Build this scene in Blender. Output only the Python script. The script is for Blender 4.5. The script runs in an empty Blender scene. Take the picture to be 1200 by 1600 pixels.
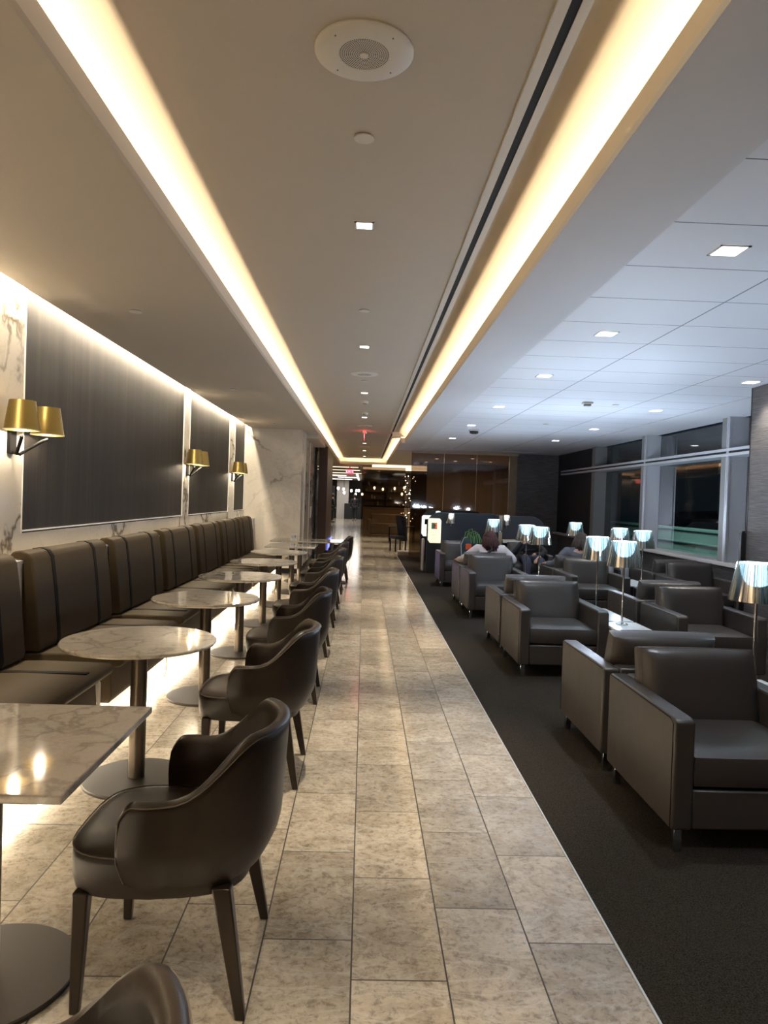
import bpy, bmesh, math, random
from mathutils import Vector, Matrix
random.seed(7)
PI = math.pi
C = bpy.context.scene.collection
SC = bpy.context.scene

# ------------------------------------------------------------------ materials
def new_mat(name):
    m = bpy.data.materials.new(name); m.use_nodes = True
    nt = m.node_tree; nt.nodes.clear()
    out = nt.nodes.new('ShaderNodeOutputMaterial')
    b = nt.nodes.new('ShaderNodeBsdfPrincipled')
    nt.links.new(b.outputs[0], out.inputs[0])
    return m, nt, b, out
class NT:
    def __init__(s, nt): s.nt = nt
    def n(s, t, **kw):
        x = s.nt.nodes.new(t)
        for k, v in kw.items():
            if k.startswith('i_'):
                key = k[2:]; key = int(key) if key.isdigit() else key
                x.inputs[key].default_value = v
            else: setattr(x, k, v)
        return x
    def l(s, a, b): s.nt.links.new(a, b)
    def math(s, op, a, b=None, c=None, clamp=False):
        x = s.nt.nodes.new('ShaderNodeMath'); x.operation = op; x.use_clamp = clamp
        for i, v in enumerate((a, b, c)):
            if v is None: continue
            if isinstance(v, (int, float)): x.inputs[i].default_value = v
            else: s.nt.links.new(v, x.inputs[i])
        return x.outputs[0]
    def mix(s, f, a, b):
        x = s.nt.nodes.new('ShaderNodeMix'); x.data_type = 'RGBA'
        for i, v in ((0, f), (6, a), (7, b)):
            if isinstance(v, (int, float)): x.inputs[i].default_value = v
            elif isinstance(v, tuple): x.inputs[i].default_value = (*v, 1) if len(v) == 3 else v
            else: s.nt.links.new(v, x.inputs[i])
        return x.outputs[2]
    def ramp(s, f, pts):
        x = s.nt.nodes.new('ShaderNodeValToRGB'); e = x.color_ramp.elements
        while len(e) < len(pts): e.new(.5)
        for i, (p, col) in enumerate(pts):
            e[i].position = p; e[i].color = (col, col, col, 1) if isinstance(col, (int, float)) else (*col, 1)
        s.nt.links.new(f, x.inputs[0]); return x.outputs[0]
    def pos(s):
        g = s.nt.nodes.new('ShaderNodeNewGeometry'); return g.outputs['Position']
    def obj(s):
        g = s.nt.nodes.new('ShaderNodeTexCoord'); return g.outputs['Object']
    def mapping(s, v, scale=(1, 1, 1), loc=(0, 0, 0), rot=(0, 0, 0)):
        m = s.nt.nodes.new('ShaderNodeMapping'); m.inputs['Scale'].default_value = scale
        m.inputs['Location'].default_value = loc; m.inputs['Rotation'].default_value = rot
        s.nt.links.new(v, m.inputs[0]); return m.outputs[0]
    def noise(s, v, scale, detail=4, rough=.55, dist=0.0):
        x = s.nt.nodes.new('ShaderNodeTexNoise'); x.inputs['Scale'].default_value = scale
        x.inputs['Detail'].default_value = detail; x.inputs['Roughness'].default_value = rough
        x.inputs['Distortion'].default_value = dist; s.nt.links.new(v, x.inputs['Vector'])
        return x.outputs[0]
    def bump(s, h, strength, dist, bsdf):
        x = s.nt.nodes.new('ShaderNodeBump'); x.inputs['Strength'].default_value = strength
        x.inputs['Distance'].default_value = dist; s.nt.links.new(h, x.inputs['Height'])
        s.nt.links.new(x.outputs[0], bsdf.inputs['Normal'])
def plain(name, col, rough=.5, metal=0.0, noise=0.0, nscale=40, bump=0.0, spec=.5, emit=None, estr=0, sheen=0.0):
    m, nt, b, out = new_mat(name); N = NT(nt)
    b.inputs['Roughness'].default_value = rough; b.inputs['Metallic'].default_value = metal
    b.inputs['Specular IOR Level'].default_value = spec
    b.inputs['Base Color'].default_value = (*col, 1)
    if sheen: b.inputs['Sheen Weight'].default_value = sheen
    nz = N.noise(N.obj(), nscale, 5)
    k = max(noise, .03)
    c = N.mix(nz, tuple(x * (1 - k) for x in col), tuple(min(1, x * (1 + k)) for x in col))
    N.l(c, b.inputs['Base Color'])
    if bump: N.bump(nz, bump, .002, b)
    if emit:
        b.inputs['Emission Color'].default_value = (*emit, 1); b.inputs['Emission Strength'].default_value = estr
    return m
def leather(name, col, rough=.38, spec=.5):
    m, nt, b, out = new_mat(name); N = NT(nt); o = N.obj()
    n1 = N.noise(o, 6, 3); n2 = N.noise(o, 260, 3)
    v = N.n('ShaderNodeTexVoronoi', i_Scale=420.0); N.l(o, v.inputs['Vector'])
    N.l(N.mix(n1, tuple(x * .88 for x in col), tuple(x * 1.12 for x in col)), b.inputs['Base Color'])
    N.l(N.math('MULTIPLY_ADD', n1, .12, rough - .06), b.inputs['Roughness'])
    b.inputs['Specular IOR Level'].default_value = spec
    h = N.math('ADD', N.math('MULTIPLY', v.outputs['Distance'], .5), N.math('MULTIPLY', n1, 6.0))
    N.bump(h, .22, .0015, b)
    return m
M = {}
M['leather_brown'] = leather('brown_leather', (.021, .0138, .0087), .38, .4)
M['leather_grey'] = leather('grey_brown_leather', (.048, .041, .036), .34, .6)
M['leather_bench'] = leather('olive_brown_leather', (.056, .040, .021), .6, .12)
M['leather_band'] = leather('dark_leather_band', (.008, .006, .004), .7, .12)
M['piping'] = plain('light_piping', (.11, .085, .062), .6)
M['dark_leg'] = plain('dark_brown_leg', (.045, .034, .026), .28, .55, .1)
M['chrome'] = plain('chrome', (.62, .64, .68), .14, 1.0)
M['bronze'] = plain('dark_bronze_metal', (.13, .105, .08), .33, .85, .08, 90)
M['bronze_disc'] = plain('bronze_base_plate', (.055, .046, .037), .5, .5, .1, 120)
M['brass'] = plain('brushed_brass', (.34, .25, .085), .36, .92, .08, 200)
M['shade_inside'] = plain('white_shade_lining', (.85, .8, .7), .6)
M['black_metal'] = plain('black_metal', (.005, .0045, .004), .8, spec=.15)
M['white_paint'] = plain('white_painted_board', (.70, .66, .60), .45, noise=.03)
M['white_trim'] = plain('white_trim', (.78, .76, .72), .4)
M['ceiling_warm'] = plain('ceiling_paint', (.50, .445, .37), .75, noise=.015, nscale=3)
M['ceiling_cream'] = plain('cove_paint', (.68, .62, .54), .75, noise=.01, nscale=3)
M['black'] = plain('black_gap', (.004, .004, .004), .8)
M['fixture'] = plain('white_fixture', (.62, .59, .53), .5)
M['navy'] = plain('navy_fabric_panel', (.020, .026, .036), .75, noise=.15, nscale=200, bump=.2)
M['black_panel'] = plain('black_laminate', (.007, .007, .008), .55)
M['dark_wood'] = plain('dark_wood', (.035, .014, .008), .4, noise=.4, nscale=12)
M['beige_wood'] = plain('beige_wood', (.36, .27, .17), .45, noise=.15, nscale=9)
M['grey_metal'] = plain('grey_painted_column', (.19, .195, .19), .5, .1)
M['silver'] = plain('silver_window_frame', (.62, .64, .67), .35, .4)
M['sill'] = plain('grey_sill', (.46, .44, .42), .5)
M['night_black'] = plain('night_dark', (.01, .012, .013), .6)
M['tarmac'] = plain('night_tarmac', (.05, .055, .055), .85, noise=.2)
M['teal_wall'] = plain('pale_parapet', (.46, .50, .49), .7, noise=.08)
M['white_panel'] = plain('white_panel', (.85, .85, .82), .4)
M['led_warm'] = plain('led_strip_warm', (1, .9, .7), .5, emit=(1.0, .80, .50), estr=8)
M['led_far'] = plain('led_strip_far', (1, .9, .7), .5, emit=(1.0, .86, .62), estr=.9)
M['led_far_cool'] = plain('led_strip_pale', (1, .95, .9), .5, emit=(.95, .93, .9), estr=.9)
M['down_warm'] = plain('downlight_lens', (1, .95, .85), .5, emit=(1.0, .93, .78), estr=8)
M['down_cool'] = plain('downlight_lens_cool', (1, 1, 1), .5, emit=(1.0, .97, .92), estr=6)
M['lamp_glow'] = plain('lamp_diffuser', (.9, .97, 1), .5, emit=(.50, .82, 1.0), estr=8)
M['bulb'] = plain('glowing_bulb', (1, 1, 1), .5, emit=(1, .95, .85), estr=5)
M['fairy'] = plain('fairy_light_bulb', (1, 1, 1), .5, emit=(1, .85, .6), estr=6)
M['blue_screen'] = plain('blue_display', (.1, .1, .5), .4, emit=(.16, .2, 1.0), estr=1.4)  # emission colour stands in for reflected blue light
M['kiosk_cream'] = plain('kiosk_lit_face', (.85, .82, .66), .4, emit=(1.0, .93, .68), estr=.5)
M['kiosk_white'] = plain('kiosk_white_face', (.9, .9, .88), .4, emit=(1.0, .99, .96), estr=.6)
M['screen_dark'] = plain('dark_screen', (.01, .012, .012), .2)
M['kiosk_line'] = plain('kiosk_line', (.45, .42, .32), .5)
M['exit_red'] = plain('exit_red', (.5, .02, .03), .5, emit=(1, .03, .06), estr=2.2)
M['exit_letter'] = plain('exit_letters', (1, .8, .8), .5, emit=(1, .65, .65), estr=1.3)
M['skin'] = plain('skin', (.50, .30, .22), .5, noise=.08)
M['hair_red'] = plain('dark_red_hair', (.034, .004, .004), .7, noise=.5, nscale=60, bump=.6)
M['hair_brown'] = plain('brown_hair', (.024, .013, .008), .7, noise=.5, nscale=60, bump=.6)
M['jacket_white'] = plain('off_white_jacket', (.55, .50, .49), .75, noise=.08, bump=.2)
M['hoodie_grey'] = plain('grey_blue_hoodie', (.085, .092, .115), .85, noise=.15, bump=.2)
M['top_black'] = plain('black_top', (.012, .012, .016), .8, noise=.2)
M['denim'] = plain('dark_denim', (.030, .035, .06), .8, noise=.2)
M['white_cloth'] = plain('white_cloth', (.6, .6, .62), .8, noise=.2, nscale=15)
M['shoe'] = plain('dark_shoe', (.02, .018, .016), .5)
M['eye'] = plain('dark_eye', (.02, .012, .01), .2)
M['lips'] = plain('lips', (.38, .13, .11), .5)
M['strap_black'] = plain('black_strap', (.01, .01, .012), .6)
M['backpack'] = plain('dark_teal_backpack', (.01, .03, .045), .7, noise=.3)
M['orange'] = plain('orange_patch', (.75, .10, .02), .6)
M['leaf'] = plain('green_strap', (.09, .20, .05), .6, noise=.3)
M['pale_edge'] = plain('pale_edging', (.35, .45, .5), .5)
M['stone_step'] = plain('beige_stone', (.34, .28, .20), .4, noise=.15, nscale=8)
M['gold_wood'] = plain('golden_brown_panel', (.20, .13, .065), .45, noise=.2, nscale=7)
M['taupe'] = plain('taupe_wallcovering', (.20, .175, .155), .7, noise=.1, nscale=5)
M['bottle'] = plain('pale_ornament', (.5, .48, .42), .25)
M['stitch'] = plain('pale_stitching', (.42, .36, .30), .6)

def mat_marble(name, base, vein, scale, spacing=1.0, vw=.012, gloss=.12, axis=None, amt=.9, soft=.35):
    m, nt, b, out = new_mat(name); N = NT(nt); p = N.pos()
    v = N.mapping(p, (scale, scale, scale), rot=(.4, .5, .7))
    d = N.n('ShaderNodeTexNoise', i_Scale=1.7, i_Detail=5.0, i_Roughness=.6); N.l(v, d.inputs['Vector'])
    sub = N.n('ShaderNodeVectorMath', operation='SUBTRACT'); N.l(d.outputs['Color'], sub.inputs[0]); sub.inputs[1].default_value = (.5, .5, .5)
    sc = N.n('ShaderNodeVectorMath', operation='SCALE'); N.l(sub.outputs[0], sc.inputs[0]); sc.inputs['Scale'].default_value = 1.1
    ad = N.n('ShaderNodeVectorMath', operation='ADD'); N.l(v, ad.inputs[0]); N.l(sc.outputs[0], ad.inputs[1])
    vo = N.n('ShaderNodeTexVoronoi', feature='DISTANCE_TO_EDGE', i_Scale=spacing); N.l(ad.outputs[0], vo.inputs['Vector'])
    line = N.ramp(vo.outputs['Distance'], [(0, 1.0), (vw, .75), (vw * 3, .18), (vw * 9, 0.0)])
    mask = N.ramp(N.noise(v, 1.1, 2), [(.34, .0), (.5, 1.0)])
    vein1 = N.math('MULTIPLY', line, mask)
    n2 = N.noise(ad.outputs[0], 2.3, 6, .65)
    v2 = N.ramp(N.math('ABSOLUTE', N.math('SUBTRACT', n2, .5)), [(0, soft), (.03, soft * .35), (.09, 0.0)])
    cl = N.ramp(N.noise(v, .9, 5), [(.42, 0.0), (.75, .28)])
    f = N.math('MULTIPLY', N.math('MAXIMUM', N.math('MAXIMUM', vein1, v2), cl), amt, clamp=True)
    N.l(N.mix(f, base, vein), b.inputs['Base Color'])
    b.inputs['Roughness'].default_value = gloss
    return m
M['marble_wall'] = mat_marble('veined_white_marble', (.68, .63, .54), (.15, .12, .09), .74, .95, .012, .12, soft=.20, amt=1.0)
M['marble_top'] = mat_marble('grey_veined_marble', (.60, .56, .50), (.27, .24, .20), 3.2, 1.5, .03, .06, soft=.42, amt=.7)
M['marble_white'] = mat_marble('white_marble_top', (.82, .84, .86), (.5, .5, .52), 4, 1.2, .012, .15)

def mat_floor():
    m, nt, b, out = new_mat('stone_floor_tiles'); N = NT(nt); p = N.pos()
    s = N.n('ShaderNodeSeparateXYZ'); N.l(p, s.inputs[0])
    W, L, x0, y0 = .3048, .6096, .0059, 2.234
    X = N.math('DIVIDE', N.math('SUBTRACT', s.outputs[0], x0), W)
    col = N.math('FLOOR', X); fx = N.math('FRACT', N.math('ADD', X, 100.0))
    c3 = N.math('MODULO', N.math('ADD', col, 300.0), 3.0)
    Y = N.math('DIVIDE', N.math('ADD', N.math('SUBTRACT', s.outputs[1], y0), N.math('MULTIPLY', c3, .2032)), L)
    Y = N.math('ADD', Y, 100.0)
    row = N.math('FLOOR', Y); fy = N.math('FRACT', Y)
    gx = N.math('MINIMUM', fx, N.math('SUBTRACT', 1.0, fx)); gy = N.math('MINIMUM', fy, N.math('SUBTRACT', 1.0, fy))
    g1 = N.math('LESS_THAN', gx, .009); g2 = N.math('LESS_THAN', gy, .0045)
    grout = N.math('MAXIMUM', g1, g2)
    cb = N.n('ShaderNodeCombineXYZ'); N.l(col, cb.inputs[0]); N.l(row, cb.inputs[1])
    wn = N.n('ShaderNodeTexWhiteNoise', noise_dimensions='3D'); N.l(cb.outputs[0], wn.inputs['Vector'])
    off = N.n('ShaderNodeVectorMath', operation='SCALE'); N.l(wn.outputs['Color'], off.inputs[0]); off.inputs['Scale'].default_value = 40.0
    pv = N.n('ShaderNodeVectorMath', operation='ADD'); N.l(p, pv.inputs[0]); N.l(off.outputs[0], pv.inputs[1])
    v = pv.outputs[0]
    n1 = N.noise(v, 4.0, 9, .74, .5); n2 = N.noise(v, 34, 9, .8, .5); n3 = N.noise(N.mapping(v, (1, 2.2, 1), rot=(0, 0, .5)), 2.2, 6, .6, 1.5)
    base = N.ramp(n1, [(.25, (.26, .215, .16)), (.45, (.42, .36, .275)), (.6, (.53, .465, .365)), (.8, (.64, .57, .46))])
    speck = N.ramp(n2, [(.40, .45), (.50, .95), (.60, 1.05), (.72, 1.2)])
    mul = N.n('ShaderNodeMix', data_type='RGBA', blend_type='MULTIPLY', i_0=.8); N.l(base, mul.inputs[6]); N.l(speck, mul.inputs[7])
    ve = N.ramp(N.math('ABSOLUTE', N.math('SUBTRACT', n3, .5)), [(0, .55), (.012, .25), (.04, 0.0)])
    c2 = N.mix(ve, mul.outputs[2], (.60, .56, .48))
    tint = N.math('MULTIPLY_ADD', wn.outputs['Value'], .34, .80)
    t2 = N.n('ShaderNodeVectorMath', operation='SCALE'); N.l(c2, t2.inputs[0]); N.l(tint, t2.inputs['Scale'])
    N.l(N.mix(grout, t2.outputs[0], (.045, .038, .03)), b.inputs['Base Color'])
    rg = N.math('MULTIPLY_ADD', n2, .10, .09)
    N.l(N.math('MAXIMUM', rg, N.math('MULTIPLY', grout, .6)), b.inputs['Roughness'])
    N.bump(N.math('SUBTRACT', 1.0, grout), .3, .001, b)
    return m
M['floor'] = mat_floor()
def mat_carpet():
    m, nt, b, out = new_mat('dark_carpet'); N = NT(nt); p = N.pos()
    n1 = N.noise(p, 190, 3, .7); n2 = N.noise(p, 2.5, 3)
    c = N.mix(N.ramp(n1, [(.35, 0.0), (.68, 1.0)]), (.008, .007, .006), (.066, .058, .046))
    N.l(N.mix(N.ramp(n2, [(.4, 0.0), (.8, .35)]), c, (.04, .028, .024)), b.inputs['Base Color'])
    b.inputs['Roughness'].default_value = .95; b.inputs['Specular IOR Level'].default_value = .1
    N.bump(n1, .8, .006, b)
    return m
M['carpet'] = mat_carpet()
def mat_fabric_wall():
    m, nt, b, out = new_mat('charcoal_thread_wallcovering'); N = NT(nt); p = N.pos()
    n1 = N.noise(N.mapping(p, (1, 240, 1.0)), 1.0, 4, .65); n2 = N.noise(N.mapping(p, (1, 9, .3)), 1.0, 3)
    n3 = N.noise(N.mapping(p, (1, 4, 260)), 1.0, 2)
    f = N.math('ADD', N.math('MULTIPLY', n1, .6), N.math('MULTIPLY', n2, .4))
    N.l(N.ramp(f, [(.32, (.013, .0115, .0095)), (.5, (.024, .021, .0175)), (.68, (.050, .043, .035))]), b.inputs['Base Color'])
    b.inputs['Roughness'].default_value = .55; b.inputs['Specular IOR Level'].default_value = .18
    N.bump(N.math('ADD', n1, N.math('MULTIPLY', n3, .4)), .5, .002, b)
    return m
M['fabric_wall'] = mat_fabric_wall()
def mat_paper():
    m, nt, b, out = new_mat('grasscloth_wallpaper'); N = NT(nt); p = N.pos()
    n1 = N.noise(N.mapping(p, (4, 4, 95)), 1.0, 4, .7); n2 = N.noise(p, 1.2, 2)
    N.l(N.ramp(N.math('ADD', N.math('MULTIPLY', n1, .8), N.math('MULTIPLY', n2, .2)), [(.32, (.045, .040, .040)), (.5, (.085, .077, .075)), (.68, (.15, .136, .128))]), b.inputs['Base Color'])
    b.inputs['Roughness'].default_value = .7
    N.bump(n1, .5, .004, b)
    return m
M['paper'] = mat_paper()
def mat_panels():
    m, nt, b, out = new_mat('metal_ceiling_panels'); N = NT(nt); p = N.pos()
    s = N.n('ShaderNodeSeparateXYZ'); N.l(p, s.inputs[0])
    Y = N.math('FRACT', N.math('ADD', N.math('DIVIDE', N.math('SUBTRACT', s.outputs[1], 2.623), .6058), 50.0))
    g = N.math('LESS_THAN', N.math('MINIMUM', Y, N.math('SUBTRACT', 1.0, Y)), .0085)
    for xx in (2.20, 3.395):
        g = N.math('MAXIMUM', g, N.math('LESS_THAN', N.math('ABSOLUTE', N.math('SUBTRACT', s.outputs[0], xx)), .0055))
    N.l(N.mix(g, (.66, .67, .70), (.16, .17, .19)), b.inputs['Base Color'])
    b.inputs['Roughness'].default_value = .6
    N.bump(N.math('SUBTRACT', 1.0, g), .6, .004, b)
    return m
M['panels'] = mat_panels()
M['ceiling_cool'] = plain('ceiling_drywall', (.60, .60, .615), .75, noise=.012, nscale=3)
def mat_glass(name, tint, refl=1.0, rough=.02, ior=1.5):
    m, nt, b, out = new_mat(name); nt.nodes.remove(b); N = NT(nt)
    t = N.n('ShaderNodeBsdfTransparent'); t.inputs[0].default_value = (*tint, 1)
    g = N.n('ShaderNodeBsdfGlossy', i_Roughness=rough); g.inputs['Color'].default_value = (refl, refl, refl, 1)
    f = N.n('ShaderNodeFresnel', i_IOR=ior); mx = N.n('ShaderNodeMixShader')
    ge = N.n('ShaderNodeNewGeometry'); ff = N.math('MULTIPLY', f.outputs[0], N.math('SUBTRACT', 1.0, ge.outputs['Backfacing']))
    N.l(ff, mx.inputs[0]); N.l(t.outputs[0], mx.inputs[1]); N.l(g.outputs[0], mx.inputs[2]); N.l(mx.outputs[0], out.inputs[0])
    return m
M['win_glass'] = mat_glass('window_glass', (.62, .70, .68), 1.0, .015, 2.1)
M['bronze_glass'] = mat_glass('bronze_tinted_glass', (.50, .42, .34), .85, .04, 1.6)
def mat_shade():
    m, nt, b, out = new_mat('mirrored_translucent_shade'); nt.nodes.remove(b); N = NT(nt)
    o = N.obj(); s = N.n('ShaderNodeSeparateXYZ'); N.l(o, s.inputs[0])
    ang = N.math('ARCTAN2', s.outputs[1], s.outputs[0])
    cb = N.n('ShaderNodeCombineXYZ'); N.l(N.math('MULTIPLY', N.math('SINE', ang), 7.0), cb.inputs[0]); N.l(N.math('MULTIPLY', N.math('COSINE', ang), 7.0), cb.inputs[1])
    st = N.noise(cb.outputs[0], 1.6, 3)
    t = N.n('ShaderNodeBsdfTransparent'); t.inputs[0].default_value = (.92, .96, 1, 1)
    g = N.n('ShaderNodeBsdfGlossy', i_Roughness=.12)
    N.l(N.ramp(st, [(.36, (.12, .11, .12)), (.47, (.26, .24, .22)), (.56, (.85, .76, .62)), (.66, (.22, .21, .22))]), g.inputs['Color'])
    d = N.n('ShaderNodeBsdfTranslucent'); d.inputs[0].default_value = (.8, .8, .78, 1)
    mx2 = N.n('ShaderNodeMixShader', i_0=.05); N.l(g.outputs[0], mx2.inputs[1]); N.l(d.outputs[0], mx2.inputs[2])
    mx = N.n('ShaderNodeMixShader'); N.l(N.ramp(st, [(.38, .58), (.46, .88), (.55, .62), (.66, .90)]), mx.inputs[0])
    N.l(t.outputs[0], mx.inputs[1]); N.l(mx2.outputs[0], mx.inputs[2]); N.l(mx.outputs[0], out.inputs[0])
    return m
M['lamp_shade'] = mat_shade()
def mat_grille():
    m, nt, b, out = new_mat('perforated_grille'); N = NT(nt)
    s = N.n('ShaderNodeSeparateXYZ'); N.l(N.obj(), s.inputs[0])
    r = N.math('SQRT', N.math('ADD', N.math('POWER', s.outputs[0], 2.0), N.math('POWER', s.outputs[1], 2.0)))
    q = N.math('DIVIDE', r, .0072); ri = N.math('FLOOR', q); rf = N.math('SUBTRACT', N.math('FRACT', q), .5)
    n = N.math('MULTIPLY', N.math('ADD', ri, .5), 6.2832); n = N.math('FLOOR', n)
    a = N.math('MULTIPLY', N.math('ADD', N.math('DIVIDE', N.math('ARCTAN2', s.outputs[1], s.outputs[0]), 6.2832), .5), n)
    af = N.math('SUBTRACT', N.math('FRACT', a), .5)
    d = N.math('SQRT', N.math('ADD', N.math('POWER', rf, 2.0), N.math('POWER', af, 2.0)))
    hole = N.math('MULTIPLY', N.math('LESS_THAN', d, .33), N.math('GREATER_THAN', r, .016))
    N.l(N.mix(hole, (.56, .53, .47), (.015, .013, .01)), b.inputs['Base Color'])
    b.inputs['Roughness'].default_value = .6
    return m
M['grille'] = mat_grille()
def mat_poster():
    m, nt, b, out = new_mat('colour_screen'); N = NT(nt)
    v = N.n('ShaderNodeTexNoise', i_Scale=14.0, i_Detail=2.0); N.l(N.obj(), v.inputs['Vector'])
    c = N.ramp(v.outputs[0], [(.38, (.02, .08, .05)), (.47, (.02, .01, .01)), (.52, (.5, .08, .02)), (.6, (.6, .12, .04)), (.66, (.02, .16, .10))])
    N.l(c, b.inputs['Base Color']); N.l(c, b.inputs['Emission Color']); b.inputs['Emission Strength'].default_value = .6
    return m
M['poster'] = mat_poster()

# ------------------------------------------------------------------ mesh builder
class MB:
    def __init__(s): s.v = []; s.f = []
    def add(s, vs, fs):
        o = len(s.v); s.v += [tuple(v) for v in vs]; s.f += [tuple(o + i for i in f) for f in fs]; return s
    def box(s, x0, x1, y0, y1, z0, z1):
        vs = [(x, y, z) for z in (z0, z1) for y in (y0, y1) for x in (x0, x1)]
        return s.add(vs, [(0, 2, 3, 1), (4, 5, 7, 6), (0, 1, 5, 4), (2, 6, 7, 3), (0, 4, 6, 2), (1, 3, 7, 5)])
    def taper(s, p0, p1, a0, b0, a1, b1):     # rectangular leg from p0 (top) to p1 (bottom)
        vs = []
        for p, a, b in ((p0, a0, b0), (p1, a1, b1)):
            vs += [(p[0] + sx * a / 2, p[1] + sy * b / 2, p[2]) for sx, sy in ((-1, -1), (1, -1), (1, 1), (-1, 1))]
        return s.add(vs, [(0, 1, 2, 3), (7, 6, 5, 4), (0, 4, 5, 1), (1, 5, 6, 2), (2, 6, 7, 3), (3, 7, 4, 0)])
    def lathe(s, prof, n=32, c=(0, 0), cap=True):   # prof: [(r,z)...]
        vs = []; fs = []
        for r, z in prof:
            for i in range(n):
                a = 2 * PI * i / n; vs.append((c[0] + r * math.cos(a), c[1] + r * math.sin(a), z))
        for j in range(len(prof) - 1):
            for i in range(n):
                k = (i + 1) % n; fs.append((j * n + i, j * n + k, (j + 1) * n + k, (j + 1) * n + i))
        if cap:
            fs.append(tuple(range(n - 1, -1, -1))); fs.append(tuple((len(prof) - 1) * n + i for i in range(n)))
        return s.add(vs, fs)
    def tube(s, pts, r, n=8, closed=False, r1=None):
        P = [Vector(p) for p in pts]; m = len(P); vs = []; fs = []
        nrm = None
        for i, p in enumerate(P):
            a = P[(i - 1) % m] if (closed or i > 0) else p; b = P[(i + 1) % m] if (closed or i < m - 1) else p
            t = (b - a).normalized()
            if nrm is None:
                nrm = t.orthogonal().normalized()
            else:
                nrm = (nrm - t * nrm.dot(t)).normalized()
            bi = t.cross(nrm); rr = r if r1 is None else r + (r1 - r) * i / (m - 1)
            for k in range(n):
                an = 2 * PI * k / n; vs.append(p + nrm * math.cos(an) * rr + bi * math.sin(an) * rr)
        for i in range(m if closed else m - 1):
            j = (i + 1) % m
            for k in range(n):
                l = (k + 1) % n; fs.append((i * n + k, i * n + l, j * n + l, j * n + k))
        if not closed: fs.append(tuple(range(n - 1, -1, -1))); fs.append(tuple((m - 1) * n + k for k in range(n)))
        return s.add(vs, fs)
    def prism(s, poly, a, b, axis='y'):   # poly in the two other axes
        def P(u, v, w): return {'y': (u, w, v), 'x': (w, u, v), 'z': (u, v, w)}[axis]
        n = len(poly); vs = [P(u, v, a) for u, v in poly] + [P(u, v, b) for u, v in poly]
        return s.add(vs, [tuple(range(n)), tuple(range(2 * n - 1, n - 1, -1))] + [(i, i + n, (i + 1) % n + n, (i + 1) % n) for i in range(n)])
    def pillow(s, hx, hy, hz, c=(0, 0, 0), n=10, rot=None, flat=.45, corner=.05, p=4):
        # soft cushion, thin axis z
        bm = bmesh.new(); bmesh.ops.create_cube(bm, size=2)
        bmesh.ops.subdivide_edges(bm, edges=bm.edges[:], cuts=n, use_grid_fill=True)
        vs = []
        for v in bm.verts:
            x, y, z = v.co
            k = flat + (1 - flat) * ((1 - abs(x) ** p) * (1 - abs(y) ** p)) ** .5
            kx = 1 - corner * (y * y) ; ky = 1 - corner * (x * x)
            bulge = .03 * (1 - z * z)
            q = Vector((x * hx * (kx + 0) + math.copysign(bulge * min(hx, .3), x) * (abs(x) > .98), y * hy * ky + math.copysign(bulge * min(hy, .3), y) * (abs(y) > .98), z * hz * k))
            if rot: q = rot @ q
            vs.append(q + Vector(c))
        fs = [tuple(v.index for v in f.verts) for f in bm.faces]; bm.free()
        return s.add(vs, fs)
    def ball(s, c, r, sx=1, sy=1, sz=1, n=12, m=8):
        prof = []
        vs = []; fs = []
        for j in range(m + 1):
            th = PI * j / m
            for i in range(n):
                a = 2 * PI * i / n
                vs.append((c[0] + r * sx * math.sin(th) * math.cos(a), c[1] + r * sy * math.sin(th) * math.sin(a), c[2] + r * sz * math.cos(th)))
        for j in range(m):
            for i in range(n):
                k = (i + 1) % n; fs.append((j * n + i, (j + 1) * n + i, (j + 1) * n + k, j * n + k))
        return s.add(vs, fs)
    def mesh(s, name, smooth=True, ang=.6):
        me = bpy.data.meshes.new(name); me.from_pydata(s.v, [], s.f)
        bm = bmesh.new(); bm.from_mesh(me); bmesh.ops.remove_doubles(bm, verts=bm.verts, dist=1e-5)
        bmesh.ops.recalc_face_normals(bm, faces=bm.faces); bm.to_mesh(me); bm.free()
        if smooth:
            for p in me.polygons: p.use_smooth = True
            me.set_sharp_from_angle(angle=ang)
        return me
def obj(name, mb, mat, parent=None, bevel=0, seg=2, subsurf=0, smooth=True, ang=.6, loc=None):
    me = mb.mesh(name, smooth, ang); me.materials.append(M[mat] if isinstance(mat, str) else mat)
    o = bpy.data.objects.new(name, me); C.objects.link(o)
    if parent: o.parent = parent
    if loc: o.location = loc
    if bevel:
        b = o.modifiers.new('Bevel', 'BEVEL'); b.width = bevel; b.segments = seg; b.limit_method = 'ANGLE'; b.angle_limit = .6
        b.harden_normals = False
    if subsurf:
        u = o.modifiers.new('Sub', 'SUBSURF'); u.levels = subsurf; u.render_levels = subsurf
    return o
def tag(o, label, cat, group=None, kind=None):
    if label: o['label'] = label
    if cat: o['category'] = cat
    if group: o['group'] = group
    if kind: o['kind'] = kind
    return o
def thing(name, label, cat, loc=(0, 0, 0), rotz=0, group=None):
    o = bpy.data.objects.new(name, None); C.objects.link(o); o.location = loc; o.rotation_euler = (0, 0, rotz)
    o.empty_display_size = .1
    return tag(o, label, cat, group)
def struct(name, mb, mat, parent=None, **kw):
    o = obj(name, mb, mat, parent, **kw)
    if not parent: o['kind'] = 'structure'
    return o
CH = {}
def dup(root, loc, rotz=0, label=None, group=None):
    if not CH:
        pass
    def rec(o, par):
        c = o.copy(); C.objects.link(c)
        if par: c.parent = par
        for g in kids[o]: rec(g, c)
        return c
    kids = {}
    def scan(o):
        kids[o] = [x for x in C.objects if x.parent == o]
        for g in kids[o]: scan(g)
    scan(root)
    r = rec(root, None); r.location = loc; r.rotation_euler = (0, 0, rotz)
    if label: r['label'] = label
    if group: r['group'] = group
    return r

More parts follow.
